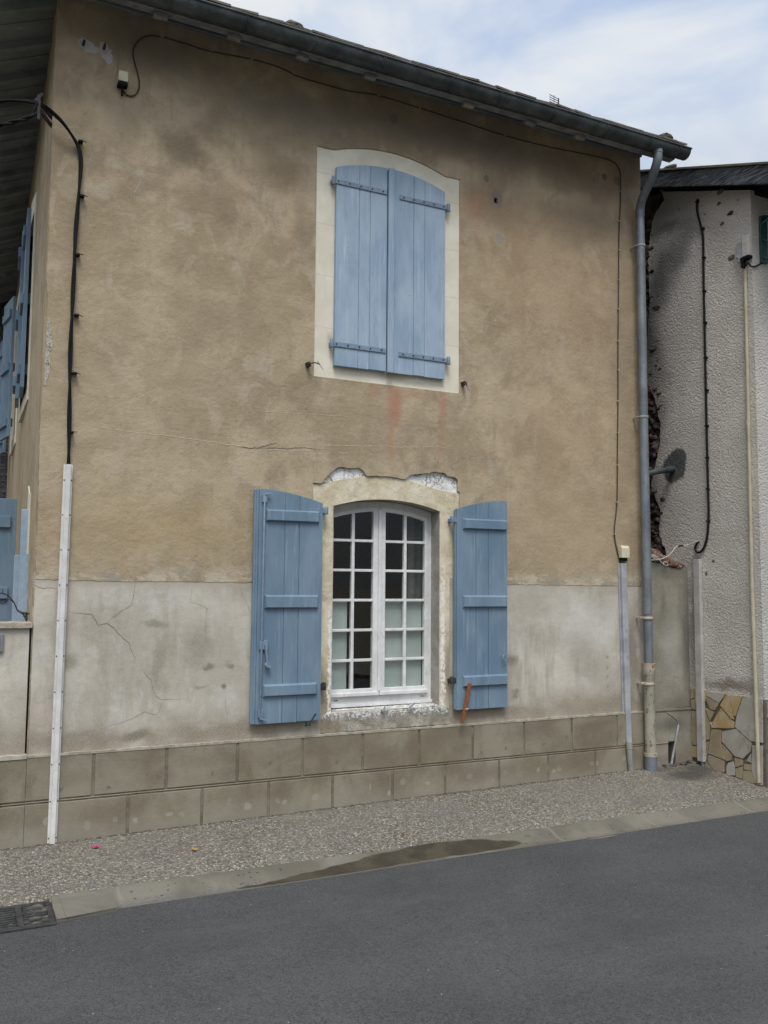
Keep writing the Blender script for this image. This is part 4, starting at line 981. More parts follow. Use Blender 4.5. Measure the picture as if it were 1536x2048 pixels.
b = MB().box(-.16, pq[0][0], -.004, .0175, pq[1][2], pq[0][2]); b.build('plate', 'steel', pl, bevel=.003)
zt = pq[0][2]-.035; xr = pq[0][0]-.022
b = MB()
b.box(xr-.030, xr-.022, -.0062, -.0042, zt-.042, zt); 
for k in (0, 1, 2): b.box(xr-.0218, xr, -.0062, -.0042, zt-.008-.017*k, zt-.017*k)
b.build('letter', 'ink', pl)

# twigs sprouting over the low wall
tw = MB()
tw.tube(spline([(0.278,0.35,1.518),(0.325,0.35,1.504),(0.373,0.35,1.45),(0.402,0.35,1.389),(0.437,0.35,1.368),(0.458,0.35,1.324)], .02), [.006]*0 or .005, 6)
tw.tube(spline([(0.281,0.35,1.447),(0.307,0.35,1.44),(0.332,0.35,1.475),(0.373,0.35,1.45)], .02), .003, 6); tw.tube([(0.456,0.3,1.383),(0.461,0.3,1.34),(0.456,0.3,1.305)], .006, 6); tw.tube([(0.293,0.35,1.547),(0.298,0.35,1.511)], .003, 6)
tw.tube([(0.389,0.35,1.4),(0.436,0.35,1.382)], .002, 5)
for p in [(0.436,0.34,1.375),(0.45,0.34,1.353),(0.463,0.34,1.368)]: tw.rock(p, .014, p[0]*50, 1, sub=1, sq=(1.4, .4, .7))
tag(tw.build('twig', ['twig', 'green']), 'bare dark twig bending above the low wall in front of the side shutter', 'twig')

# ---- side-wall shutters (seen edge on)
def side_leaf(p0, p1, z0, z1, label, battens=True, th=.035, strap_=True):
    a, c_ = Vector((p0[0], p0[1], 0)), Vector((p1[0], p1[1], 0)); d = (c_-a); L = d.length; d.normalize(); nn = Vector((0, 0, 1)).cross(d)
    b = MB(); k = 3
    for i in range(k):
        q0 = a+d*(L*i/k+.002); q1 = a+d*(L*(i+1)/k-.002)
        b.obox((q0+q1)/2+Vector((0, 0, (z0+z1)/2)), d*(q1-q0).length/2, nn*th/2, Vector((0, 0, (z1-z0)/2)))
    s_ = b.build('shutter', 'blue', house, bevel=.003); tag(s_, label)
    for zz in (z0+.18, (z0+z1)/2, z1-.20):
        for sg in (1, -1):
            b = MB().obox((a+c_)/2+nn*sg*(th/2+.0135)+Vector((0, 0, zz)), d*(L/2-.05), nn*.013, Vector((0, 0, .05))); b.build('batten', 'blue', s_, bevel=.004)
    return s_
side_leaf((LW(2.05)-.055, 2.05), (LW(2.58)-.045, 2.58), 3.38, 5.08, 'closed shutter leaf edge-on, upstairs on the side wall')
side_leaf((LW(2.6)-.075, 2.60), (LW(3.12)-.06, 3.12), 3.38, 5.06, 'second closed shutter leaf upstairs on the side wall')
side_leaf((.485, 4.92), (.405, 5.44), 3.36, 5.10, 'half-open shutter leaf further back upstairs')
side_leaf((.435, 1.63), (-.09, 1.60), .70, 2.31, 'open shutter leaf standing out from the side wall above the low wall')
side_leaf((.50, 6.4), (.42, 6.9), 3.36, 5.0, 'half-open shutter leaf at the far end upstairs')
b = MB(); b.prism([[(1.95, 3.25), (1.95, 5.2), (2.5, 5.32), (3.25, 5.2), (3.25, 3.25)], [(2.08, 3.37), (2.08, 5.06), (2.5, 5.1), (3.12, 5.06), (3.12, 3.37)]], LW(2.5)-.02, LW(2.5)+.05, 'X'); b.build('side_window_surround', 'cream', house)
b = MB(); b.prism([[(4.70, 3.25), (4.70, 5.2), (5.2, 5.3), (5.9, 5.2), (5.9, 3.25)], [(4.85, 3.37), (4.85, 5.06), (5.2, 5.1), (5.75, 5.06), (5.75, 3.37)]], LW(5.2)-.02, LW(5.2)+.05, 'X'); b.build('side_window_surround', 'cream', house)
b = MB(); b.prism([[(.86, .5), (.86, 2.3), (.97, 2.30), (1.15, 2.38), (1.15, .5)]], LW(1)-.006, LW(1)+.05, 'X'); b.build('side_window_surround', 'cream', house)
b = MB()
b.bar((LW(1.05)-.03, 1.05, .5), (LW(1.05)-.03, 1.05, 2.18), .05, .04); b.bar((LW(.80)-.01, .80, .5), (LW(.80)-.01, .80, 1.82), .03, .02); b.bar((LW(1.3)-.06, 1.3, .5), (LW(1.3)-.06, 1.3, 1.82), .05, .05)
b.build('side_window_frame', mat_paint('pale_blue_frame_paint', (.25, .33, .42), (.33, .41, .50), .5, .35, 9, (.25, .30, .38)), house, bevel=.004)

# ---- cables and boxes on the facade
def strand(pts, r, phase, tw_=.007, per=.95):
    out = []; s = 0; pts = [Vector(p) for p in pts]
    for i, p in enumerate(pts):
        if i: s += (p-pts[i-1]).length
        d = (pts[min(i+1, len(pts)-1)]-pts[max(i-1, 0)]).normalized(); a = d.cross(Vector((0, 1, 0)))
        if a.length < .1: a = Vector((1, 0, 0))
        a.normalize(); c_ = d.cross(a); t = 2*pi*s/per+phase
        out.append(p+(a*cos(t)+c_*sin(t))*tw_)
    return out
ca = [(0.647,-0.03,4.766),(0.67,-0.03,4.684),(0.674,-0.03,4.583),(0.669,-0.03,4.432),(0.664,-0.03,4.281),(0.657,-0.03,4.094),(0.656,-0.03,3.908),(0.655,-0.03,3.76),(0.653,-0.03,3.54),(0.653,-0.03,3.248),(0.659,-0.03,2.887),(0.665,-0.03,2.637),(0.67,-0.03,2.402)]
cb = [(-0.062,-0.16,4.778),(0.12,-0.16,4.892),(0.246,-0.16,4.932),(0.359,-0.16,4.943)] + [(0.447,-0.09,4.946),(0.544,-0.09,4.87)]
path = spline(cb+ca, .03)
b = MB(); b.tube(strand(path, .012, 0), .0095, 8); b.tube(strand(path, .012, pi), .0085, 8); b.tube(strand(path, .012, pi/2, .006, 1.3), .006, 8)
mainc = b.build('power_cable', 'black'); tag(mainc, 'thick black twisted cable running down the left corner into a white cover', 'cable')
for x, z in [(q[0], q[2]) for q in [(0.661,-0.02,4.797),(0.685,-0.02,4.391),(0.67,-0.02,3.951),(0.679,-0.02,3.506),(0.68,-0.02,3.083),(0.672,-0.02,2.657)]]:
    bb = MB().obox((x+.006, -.026, z), (.016, 0, 0), (0, .022, 0), (0, 0, .006)); bb.tube([(x+.018, .005, z), (x+.018, -.04, z+.004)], .006, 8); bb.tube([(x+.02, -.05, z), (x+.045, -.055, z-.02+random.uniform(0, .03))], .003, 6)
    bb.build('cable_clip', 'black', mainc)
b = MB(); q = [(-0.056,-0.16,4.638),(0.127,-0.16,4.726),(0.22,-0.16,4.774),(0.299,-0.16,4.819),(0.345,-0.16,4.867),(0.352,-0.16,4.942)]
pp = spline(q, .03); b.tube(strand(pp, .01, 1, .008, .2), .010, 8); b.tube(strand(pp, .01, 4, .008, .2), .009, 8); b.tube([(0.206,-0.15,4.815),(0.219,-0.15,4.732)], .004, 6)
tag(b.build('power_cable', 'black'), 'shorter black cable end tied below the thick cable at the left corner', 'cable')
b = MB(); q = [(0.389,-0.155,5.02),(0.343,-0.155,4.953),(0.367,-0.155,5.007),(0.37,-0.155,4.825)]; b.bar(q[0], q[1], .02, .02); b.bar(q[2], q[3], .024, .02); b.bar((q[2][0], -.155, q[2][2]-.1), (LW(.1)+.0, .06, q[2][2]-.1), .02, .02); b.bar((q[2][0], -.155, q[2][2]-.04), (LW(.1)+.0, .06, q[2][2]-.04), .02, .02)
tag(b.build('cable_bracket', 'iron'), 'dark iron bracket holding the thick cable at the house corner', 'bracket')

tc_ = thing('cable_cover', (.665, -.03, -.17), 'long white plastic cable cover fixed to the left end of the facade', 'cable cover')
b = MB(); x0t, x1t, x0b, x1b = .637, .699, .624, .686; zt, zb = 2.425, -.172
def slab(xa, xb, xc, xd, y0, y1, bb): bb.add([(xc, y0, zb), (xd, y0, zb), (xd, y1, zb), (xc, y1, zb), (xa, y0, zt), (xb, y0, zt), (xb, y1, zt), (xa, y1, zt)], [(0, 3, 2, 1), (4, 5, 6, 7), (0, 1, 5, 4), (1, 2, 6, 5), (2, 3, 7, 6), (3, 0, 4, 7)])
slab(x0t, x1t, x0b, x1b, -.034, -.0265, b); slab(x0t+.016, x1t-.014, x0b+.016, x1b-.014, -.058, -.0345, b); b.build('channel', 'coverwhite', tc_, bevel=.003)
b = MB()
for i in range(11):
    t = (i+.45)/10.6; z = zt+(zb-zt)*t; 
    for xx in (x0t+(x0b-x0t)*t+.007, x1t+(x1b-x1t)*t-.006): MB().tube([(xx, -.030, z), (xx, -.0365, z)], .0045, 8).build('screw', 'iron', tc_)

thin = [(0.958,-0.01,5.293),(0.97,-0.01,5.253),(1.007,-0.01,5.243),(1.043,-0.01,5.26),(1.068,-0.01,5.306),(1.073,-0.01,5.367),(1.056,-0.01,5.441),(1.028,-0.01,5.532),(1.018,-0.01,5.589),(1.031,-0.01,5.652),(1.077,-0.01,5.718),(1.14,-0.01,5.76),(1.234,-0.01,5.776),(1.407,-0.01,5.774),(1.604,-0.01,5.769),(1.95,-0.01,5.797),(2.182,-0.01,5.794),(2.334,-0.01,5.763),(2.533,-0.01,5.757),(2.805,-0.01,5.759),(3.073,-0.01,5.79),(3.478,-0.01,5.781),(3.939,-0.01,5.763),(4.369,-0.01,5.744),(4.879,-0.01,5.753),(5.356,-0.01,5.785),(5.617,-0.01,5.788),(5.704,-0.01,5.741),(5.734,-0.01,5.655),(5.73,-0.01,5.408),(5.703,-0.01,4.996),(5.686,-0.01,4.389),(5.671,-0.01,3.889),(5.662,-0.01,3.396),(5.646,-0.01,2.907),(5.632,-0.01,2.423),(5.596,-0.01,2.159),(5.595,-0.01,2.087),(5.617,-0.01,1.969),(5.663,-0.01,1.813),(5.68,-0.01,1.747)]
cbl = MB().tube(spline(thin, .03), .0052, 8).build('telephone_cable', 'brown_cable'); tag(cbl, 'thin brown cable running under the eaves from the small left box to the right corner', 'cable')
for p in [(0.966,-0.01,5.275),(1.23,-0.01,5.775),(1.616,-0.01,5.773),(1.941,-0.01,5.795),(2.303,-0.01,5.772),(3.073,-0.01,5.79),(3.473,-0.01,5.78),(4.369,-0.01,5.744),(5.719,-0.01,5.493),(5.707,-0.01,5.19),(5.701,-0.01,4.894),(5.69,-0.01,4.59),(5.678,-0.01,4.298),(5.672,-0.01,3.979),(5.667,-0.01,3.691),(5.655,-0.01,3.385),(5.65,-0.01,3.077),(5.644,-0.01,2.761),(5.631,-0.01,2.404),(5.589,-0.01,2.097)]:
    MB().obox((p[0], -.014, p[2]), (.010, 0, 0), (0, .005, 0), (0, 0, .0035)).build('cable_clip', 'beige2', cbl)
jb = thing('junction_box', (1.07, -.03, 5.4), 'small cream junction box with black foot under the left eaves', 'junction box')
bb_ = [(0.912,-0.075,5.389),(0.98,-0.075,5.397),(0.983,-0.075,5.312),(0.915,-0.075,5.305),(0.949,-0.075,5.256)]
x0, x1, z0, z1 = bb_[0][0], bb_[1][0], bb_[2][2], bb_[0][2]
MB().box(x0, x1, -.075, -.001, z0, z1).build('box', 'beige', jb, bevel=.004)
b = MB().box(x0-.002, x1+.002, -.068, -.001, z0-.028, z0-.001); b.tube([((x0+x1)/2, -.035, z0-.025), ((x0+x1)/2+.003, -.02, z0-.09)], .010, 8); b.build('gland', 'black', jb, bevel=.004)
b = MB().tube([(0.906,-0.012,5.654),(0.914,-0.012,5.538),(0.914,-0.012,5.401),(0.917,-0.012,5.304)], .0025, 6); tag(b.build('bell_wire', 'pvcbeige'), 'hair-thin grey wire hanging beside the small box under the left eaves', 'wire')
jb = thing('junction_box', (5.72, -.03, 1.82), 'small cream junction box above the grey conduit beside the downpipe', 'junction box')
q = [(5.641,-0.06,1.987),(5.736,-0.06,1.871)]; x0, x1, z0, z1 = q[0][0], q[1][0], q[1][2], q[0][2]
b = MB().prism([[(-.06, z0), (-.06, z1-.025), (-.045, z1), (-.001, z1), (-.001, z0)]], x0, x1, 'X'); b.build('box', 'beige', jb, bevel=.004)
MB().box(x0+.015, x1-.015, -.04, -.001, z0-.03, z0-.001).build('gland', 'black', jb)
cd = thing('cable_conduit', (5.73, -.03, -.1), 'slim blue-grey cable conduit between the facade and the downpipe', 'conduit')
q = [(5.646,-0.03,1.818),(5.713,-0.03,1.819),(5.681,-0.03,0.148),(5.741,-0.03,0.144),(5.692,-0.03,0.138),(5.742,-0.03,-0.109)]
b = MB(); xa, xb = q[0][0], q[1][0]; za = q[0][2]; xc, xd = q[2][0], q[3][0]; zc = q[2][2]
b.add([(xc, -.045, zc), (xd, -.045, zc), (xd, .008, zc), (xc, .008, zc), (xa, -.045, za), (xb, -.045, za), (xb, .008, za), (xa, .008, za)], [(0, 3, 2, 1), (4, 5, 6, 7), (0, 1, 5, 4), (1, 2, 6, 5), (2, 3, 7, 6), (3, 0, 4, 7)])
b.add([(xc-.012, -.018, zc), (xc-.0005, -.018, zc), (xc-.0005, .008, zc), (xc-.012, .008, zc), (xa-.012, -.018, za), (xa-.0005, -.018, za), (xa-.0005, .008, za), (xa-.012, .008, za)], [(0, 3, 2, 1), (4, 5, 6, 7), (0, 1, 5, 4), (1, 2, 6, 5), (2, 3, 7, 6), (3, 0, 4, 7)])
b.build('channel', 'pvcgrey', cd, bevel=.006)
b = MB().tube([(xc+.02, -.05, zc+.01), (xc+.02, -.05, zc-.07), (q[5][0]-.022, -.05, -.14)], [.027, .0265, .024], 14); b.tube([(xc+.02, -.05, zc+.004), (xc+.02, -.05, zc-.055)], .03, 14); b.build('foot_pipe', 'pvcbeige', cd)

# hooks under the left eaves, prop stick, litter
for p, l_ in zip([(0.661,-0.03,5.545),(0.806,-0.03,5.556)], ('iron hook in the larger bare patch under the left eaves', 'iron hook in the smaller bare patch beside the small box')):
    b = MB().bar((p[0]-.004, -.045, p[2]-.024), (p[0]+.006, -.03, p[2]+.024), .016, .012); b.tube([(p[0]+.004, .01, p[2]+.02), (p[0]+.004, -.045, p[2]+.02)], .007, 8)
    tag(b.build('wall_hook', 'iron'), l_, 'hook', 'hooks under the eaves')
q = [(3.866,-0.1,0.448),(3.94,-0.1,0.772)]
b = MB(); a, c_ = Vector(q[0]), Vector(q[1]); d = (c_-a).normalized(); sd = d.cross(Vector((0, 1, 0))).normalized()
b.add([a-sd*.010, a+sd*.012, a+sd*.018+d*.14, c_+sd*.016, c_-sd*.014, a-sd*.016+d*.14] + [p+Vector((0, .018, 0)) for p in (a-sd*.010, a+sd*.012, a+sd*.018+d*.14, c_+sd*.016, c_-sd*.014, a-sd*.016+d*.14)],
      [(0, 1, 2, 5), (5, 2, 3, 4), (11, 8, 7, 6), (10, 9, 8, 11), (0, 6, 7, 1), (1, 7, 8, 2), (2, 8, 9, 3), (3, 9, 10, 4), (4, 10, 11, 5), (5, 11, 6, 0)])
ws = thing('wooden_wedge', (q[0][0], -.1, .43), 'thin red-brown wooden stick holding the right lower shutter open', 'wooden stick')
b.build('stick', 'wood', ws, bevel=.002)
MB().tube([(a+d*.115+Vector((0, .06, 0))), (a+d*.115+Vector((.004, -.015, 0)))], .009, 8).tube([(a+d*.115+Vector((0, -.012, 0))), (a+d*.115+Vector((.02, -.016, .006)))], .006, 6).build('screw_hook', 'galv', ws)
def petal(p, r, mat, name, label, cat, sd_):
    b = MB(); n = 10; vs = [(p[0], p[1], p[2]+.006)]
    for k in range(n): t = 2*pi*k/n; rr = r*(1+.25*sin(3*t+sd_)); vs.append((p[0]+rr*1.3*cos(t), p[1]+rr*sin(t), p[2]+.004+.012*abs(sin(t*1.5+sd_))))
    b.add(vs, [(0, k+1, (k+1) % n+1) for k in range(n)], 0, True); o = b.build(name, mat); m_ = o.modifiers.new('solid', 'SOLIDIFY'); m_.thickness = .002; return tag(o, label, cat)
p = [(0.907,-0.271,-0.172),(1.493,-0.598,-0.172),(2.922,-0.836,-0.172)]
petal((p[0][0], p[0][1], pav_z(p[0][0], p[0][1])+.003), .017, 'pink', 'petal', 'bright pink flower petal lying on the pavement', 'petal', 1)
petal((p[1][0], p[1][1], pav_z(p[1][0], p[1][1])+.003), .016, 'leaf', 'leaf', 'small orange dead leaf lying on the pavement', 'leaf', 2)
petal((p[2][0], p[2][1], pav_z(p[2][0], p[2][1])+.003), .009, 'redleaf', 'leaf', 'tiny red leaf scrap on the pavement near the kerb', 'leaf', 4)

# ---- drain grate
gr_ = thing('drain_grate', (.08, -1.22, -.20), 'black cast-iron drain grate half filled with silt at the kerb', 'drain grate')
GX0, GXR, GY0, GY1, GZ = -.42, .548, -1.47, -1.10, -.190
b = MB()
b.box(GX0, GXR, GY0, GY0+.03, GZ-.04, GZ); b.box(GX0, GXR, GY1-.03, GY1, GZ-.04, GZ); b.box(GX0, GX0+.03, GY0+.0305, GY1-.0305, GZ-.04, GZ); b.box(GXR-.03, GXR, GY0+.0305, GY1-.0305, GZ-.04, GZ)
for xx in (.36, .0): b.box(xx, xx+.035, GY0+.0305, GY1-.0305, GZ-.04, GZ+.001)
ny = 9
for i in range(ny):
    y = GY0+.03+(GY1-GY0-.06)*(i+.5)/ny
    for xa, xb in ((GX0+.031, -.001), (.036, .359), (.396, GXR-.031)): b.box(xa, xb, y-.0085, y+.0085, GZ-.035, GZ-.003)
b.build('grille', 'grate', gr_, bevel=.004)
b = MB().add([(GX0, GY0+.01, GZ-.10), (GXR, GY0+.01, GZ-.10), (GXR, GY1-.01, GZ-.10), (GX0, GY1-.01, GZ-.10)], [(0, 1, 2, 3)]); b.build('pit', 'dark', gr_)
b = MB()
random.seed(8)
for i in range(70):
    b.rock((random.triangular(.30, .55, .52), random.uniform(GY0+.02, GY1-.03), GZ-.016+random.uniform(-.01, .006)), random.uniform(.010, .026), i, sub=1, sq=(1.5, 1, .5))
b.build('silt_fill', 'silt', gr_)
# concrete apron beside the grate
b = MB().prism([[(.552, -1.425), (.875, -1.395), (.885, -1.10), (.552, -1.10)]], -.228, -.190, 'Z'); b.box(.5525, .60, -1.425, -1.075, -.19, -.184); b.prism([[(.60, -1.425), (.87, -1.395), (.87, -1.315), (.60, -1.345)]], -.1899, -.182, 'Z')
tag(b.build('grate_apron', 'gutterc', bevel=.008), kind='structure')

# ---------------------------------------------------------------- wall between the houses
lk = thing('link_wall', (6.26, .1, -.12), 'narrow weathered cement wall closing the gap between the two houses', 'wall')
KX0, KX1 = 6.002, 6.535
tp = rag([(5.907,-0,1.847),(6.04,0,1.854),(6.167,0,1.827),(6.263,0,1.8),(6.36,0,1.781),(6.459,0,1.798),(6.565,-0,1.79)], .02, .006, 6)
loop = [(KX0, .43)] + [(KX0, tp[0][1])] + tp[1:-1] + [(KX1, tp[-1][1]), (KX1, .43)]
b = MB().prism([loop], .004, .2)
b.build('wall_body', 'link', lk)
vx = [q[0] for q in [(6.212,-0.02,0.038),(6.314,-0.02,0.031)]]
b = MB().prism([[(KX0, -.34), (KX0, .424), (KX1, .418), (KX1, -.34), (vx[1], -.34), (vx[1]-.01, .05), (vx[1]-.005, .115), (vx[0], .115), (vx[0], -.34)]], -.018, .2)
b.box(KX0, vx[0], -.026, -.0185, .103, .112)
b.build('plinth', 'link', lk, bevel=.004)
MB().prism([rag([(KX0, 0, .412), (KX0, 0, .43), (KX1, 0, .424), (KX1, 0, .408)], .03, .004, 3)], -.026, .02).build('ledge', 'link', lk)
MB().box(vx[0]-.01, vx[1]+.01, .10, .15, -.3, .2).build('drain_hole', 'dark', lk)
b = MB(); random.seed(21)
for i in range(150):
    x = random.uniform(KX0+.02, KX1-.03); t = random.random()**1.6; y = .03+.5*t; z = 1.90-.13*(x-6.0)/.53+.32*t*(1.1-(x-6.0))
    b.rock((x, y, z), random.uniform(.03, .065), i, sub=2, sq=(1.3, 1, .6))
b.add([(KX0, .02, 1.82), (KX1, .02, 1.72), (KX1, .6, 2.0), (KX0, .6, 2.1)], [(0, 1, 2, 3)])
b.build('brick_rubble', 'brick', lk)
q = [(6.23,-0.03,-0.117),(6.265,-0.03,0.013),(6.301,-0.03,0.138),(6.336,-0.03,0.268)] + [(6.338,-0.022,0.3),(6.269,-0.022,0.357),(6.206,-0.022,0.389)]
b = MB().tube(spline(q[:4], .05), .011, 10); b.tube(spline(q[3:], .03), .003, 6)
tag(b.build('rod', 'galv'), 'thin grey metal rod leaning by the drain hole between the houses', 'rod')
b = MB(); random.seed(2)
for i in range(24): b.rock((random.uniform(6.1, 6.5), random.uniform(-.07, -.01), -.10+random.uniform(-.03, .01)), random.uniform(.015, .04), i, sub=1, sq=(1.5, 1, .6))
tag(b.build('rubble', 'rubble'), kind='stuff'); bpy.data.objects['rubble']['label'] = 'dark grit and crumbs along the foot of the wall between the houses'; bpy.data.objects['rubble']['category'] = 'rubble'

gb_ = MB(); random.seed(77)
for i in range(900):
    if random.random() < .8: x, y = random.uniform(.2, 6.5), -.028-abs(random.gauss(0, .016))
    else: x, y = random.uniform(.7, 6.6), -1.08-abs(random.gauss(0, .14))
    zz = pav_z(x, y) if y > -1.0 else max(gut_z(x, y), -.24)
    gb_.rock((x, y, zz+.001), random.uniform(.002, .007) if y < -.9 else random.uniform(.003, .010), i, sub=1, sq=(1.3, 1.1, .6))
o = gb_.build('grit', 'silt'); tag(o, 'loose dark grit along the foot of the facade and in the gutter strip', 'grit', kind='stuff')

# ---------------------------------------------------------------- neighbouring house
NX, NY = 6.53, -.88
nb = thing('neighbour_house', (9.5, 3, -.15), 'neighbouring house with grey roughcast wall and crazy-paved stone base', 'house')
def rake(y): return 5.955-.398*(y-.583)*-1 if 0 else 5.95+.398*(y-.58)
def wtop(y): return rake(y)-.05
b = MB()
# rendered face with a broken back edge
back = rag([(p[1], 0, p[2]) for p in [(6.53,0.296,5.851),(6.53,0.228,5.67),(6.53,0.378,5.553),(6.53,0.443,5.368),(6.53,0.48,5.104),(6.53,0.46,4.657),(6.53,0.541,4.131),(6.53,0.512,3.744),(6.53,0.413,3.563),(6.53,0.339,3.284),(6.53,0.368,3.025),(6.53,0.462,2.772),(6.53,0.494,2.643),(6.53,0.424,2.505),(6.53,0.355,2.384),(6.53,0.389,2.188),(6.53,0.335,2.03),(6.53,0.295,1.957)]], .02, .016, 5)
loop = [(NY, .60)] + [(NY, wtop(NY))] + [(back[0][0]-.02, wtop(back[0][0]-.02))] + back + [(back[-1][0], .60)]
b.prism([loop], NX, NX+.05, 'X')
b.build('side_wall', 'roughcast', nb)
b = MB(); b.prism([[(NY+.051, -.34), (NY+.051, wtop(NY)), (4.2, wtop(4.2)), (8.8, wtop(NY)), (8.8, -.34)]], NX+.045, NX+.4, 'X'); b.build('inner_wall', 'rubble', nb)
b = MB(); random.seed(31)
for i in range(330):
    z = random.uniform(1.85, 5.6); y = random.uniform(.32, .70)
    b.rock((NX+.035+random.uniform(-.008, .012), y, z), random.uniform(.028, .065), i, sub=2, amp=.45, sq=(.6, 1.2, .75))
b.build('rubble_edge', 'rubble', nb)
b = MB(); b.box(NX+.0505, 13, NY, NY+.05, .6105, 5.28); b.build('front_wall', 'roughcast', nb)
# crazy paving base
b = MB(); b.box(NX+.002, NX+.05, NY+.002, .03, -.34, .61); b.box(NX+.0505, 13, NY+.002, NY+.05, -.34, .61)
b.build('base_mortar', 'mortar', nb)
Z1 = None
stones = [
 (1, [(6.526,-0.016,0.604),(6.526,-0.047,0.608),(6.526,-0.051,0.52),(6.526,-0.007,0.505)]), (1, [(6.526,-0.007,0.496),(6.526,-0.051,0.511),(6.526,-0.075,0.472),(6.526,-0.079,0.412),(6.526,-0.042,0.407),(6.526,-0.017,0.432)]),
 (0, [(6.526,-0.063,0.605),(6.526,-0.219,0.613),(6.526,-0.204,0.52),(6.526,-0.166,0.451),(6.526,-0.092,0.442),(6.526,-0.066,0.485)]), (2, [(6.526,-0.225,0.604),(6.526,-0.442,0.606),(6.526,-0.424,0.573),(6.526,-0.364,0.512),(6.526,-0.218,0.562)]),
 (1, [(6.526,-0.211,0.553),(6.526,-0.364,0.503),(6.526,-0.315,0.434),(6.526,-0.256,0.444),(6.526,-0.216,0.512)]), (0, [(6.526,-0.459,0.604),(6.526,-0.482,0.602),(6.526,-0.537,0.384),(6.526,-0.509,0.389),(6.526,-0.381,0.492)]),
 (0, [(6.526,-0.493,0.603),(6.526,-0.644,0.603),(6.526,-0.56,0.413),(6.526,-0.538,0.415)]), (2, [(6.526,-0.649,0.595),(6.526,-0.779,0.606),(6.526,-0.863,0.611),(6.526,-0.85,0.22),(6.526,-0.723,0.216),(6.526,-0.552,0.316),(6.526,-0.571,0.415)]),
 (1, [(6.526,-0.202,0.442),(6.526,-0.308,0.419),(6.526,-0.253,0.331),(6.526,-0.23,0.368)]), (0, [(6.526,-0.386,0.465),(6.526,-0.541,0.349),(6.526,-0.534,0.3),(6.526,-0.304,0.27),(6.526,-0.276,0.316)]),
 (1, [(6.526,-0.169,0.433),(6.526,-0.19,0.436),(6.526,-0.246,0.298),(6.526,-0.241,0.157),(6.526,-0.16,0.117)]), (1, [(6.526,-0.268,0.251),(6.526,-0.374,0.258),(6.526,-0.376,0.138),(6.526,-0.417,-0.005),(6.526,-0.219,0.018),(6.526,-0.254,0.172)]),
 (2, [(6.526,-0.391,0.247),(6.526,-0.562,0.3),(6.526,-0.733,0.197),(6.526,-0.72,0.122),(6.526,-0.625,0.041),(6.526,-0.532,0.05),(6.526,-0.388,0.158)]), (1, [(6.526,-0.392,0.132),(6.526,-0.504,0.045),(6.526,-0.497,0.005),(6.526,-0.434,-0.016),(6.526,-0.412,0.02)]),
 (1, [(6.526,-0.159,0.103),(6.526,-0.235,0.138),(6.526,-0.214,0.049),(6.526,-0.159,0.075)]), (1, [(6.526,-0.158,0.062),(6.526,-0.214,0.039),(6.526,-0.2,-0.044),(6.526,-0.155,-0.052)]),
 (1, [(6.526,-0.225,0.005),(6.526,-0.411,-0.015),(6.526,-0.402,-0.123),(6.526,-0.309,-0.141),(6.526,-0.211,-0.056)]), (2, [(6.526,-0.462,-0.024),(6.526,-0.508,-0.007),(6.526,-0.534,-0.054),(6.526,-0.532,-0.128),(6.526,-0.43,-0.144),(6.526,-0.439,-0.054)]),
 (1, [(6.526,-0.531,0.033),(6.526,-0.625,0.028),(6.526,-0.624,-0.016),(6.526,-0.537,-0.052)]), (1, [(6.526,-0.543,-0.061),(6.526,-0.623,-0.029),(6.526,-0.62,-0.141),(6.526,-0.54,-0.14)]),
 (2, [(6.526,-0.674,0.032),(6.526,-0.719,0.1),(6.526,-0.719,0.023)]), (1, [(6.526,-0.64,-0.008),(6.526,-0.716,0.01),(6.526,-0.714,-0.05),(6.526,-0.639,-0.052)]),
 (1, [(6.526,-0.638,-0.062),(6.526,-0.727,-0.056),(6.526,-0.767,-0.07),(6.526,-0.775,-0.153),(6.526,-0.63,-0.157)]), (2, [(6.526,-0.743,0.181),(6.526,-0.849,0.192),(6.526,-0.837,-0.157),(6.526,-0.785,-0.159),(6.526,-0.726,-0.035)]),
 (1, [(6.526,-0.022,0.391),(6.526,-0.161,0.409),(6.526,-0.152,0.083),(6.526,-0.038,0.065),(6.526,-0.008,0.115),(6.526,-0.004,0.189),(6.526,-0.026,0.303)]), (0, [(6.526,-0.006,0.046),(6.526,-0.151,0.079),(6.526,-0.148,-0.045),(6.526,-0.01,-0.051)]), (1, [(6.526,-0.252,0.317),(6.526,-0.298,0.269),(6.526,-0.268,0.26)]),
 (1, [(6.526,-0.154,-0.071),(6.526,-0.207,-0.066),(6.526,-0.297,-0.143),(6.526,-0.154,-0.161)])]
b = MB()
for k, pts in stones:
    pts2 = [(p[1], p[2]) for p in pts]
    dn = [(q.x, q.z) for q in densify([(p[0], 0, p[1]) for p in pts2+pts2[:1]], .03)[:-1]]
    jit = [(y+.004*mnoise.noise(Vector((y*40, z*40, 2))), z+.004*mnoise.noise(Vector((y*40, z*40, 9)))) for y, z in dn]
    b.prism([jit], NX-.006-random.uniform(0, .008), NX+.02, 'X', mi=k)
# the base carries on round the corner
random.seed(4)
x = NX+.02
while x < 9.5:
    wd = random.uniform(.25, .45); z = -.3
    while z < .55:
        h = min(random.uniform(.2, .4), .6-z); jz = random.uniform(-.03, .03)
        b.prism([[(x+.01, z+.012), (x+wd-.012, z+.012+jz), (x+wd-.02, z+h-.012), (x+.015, z+h-.012-jz*.5)]], NY-.006, NY+.02, mi=2 if x < 6.8 else random.choice((0, 1, 2, 1))); z += h
    x += wd
b.build('stone_base', ['yel', 'brn', 'gry'], nb, bevel=.006)
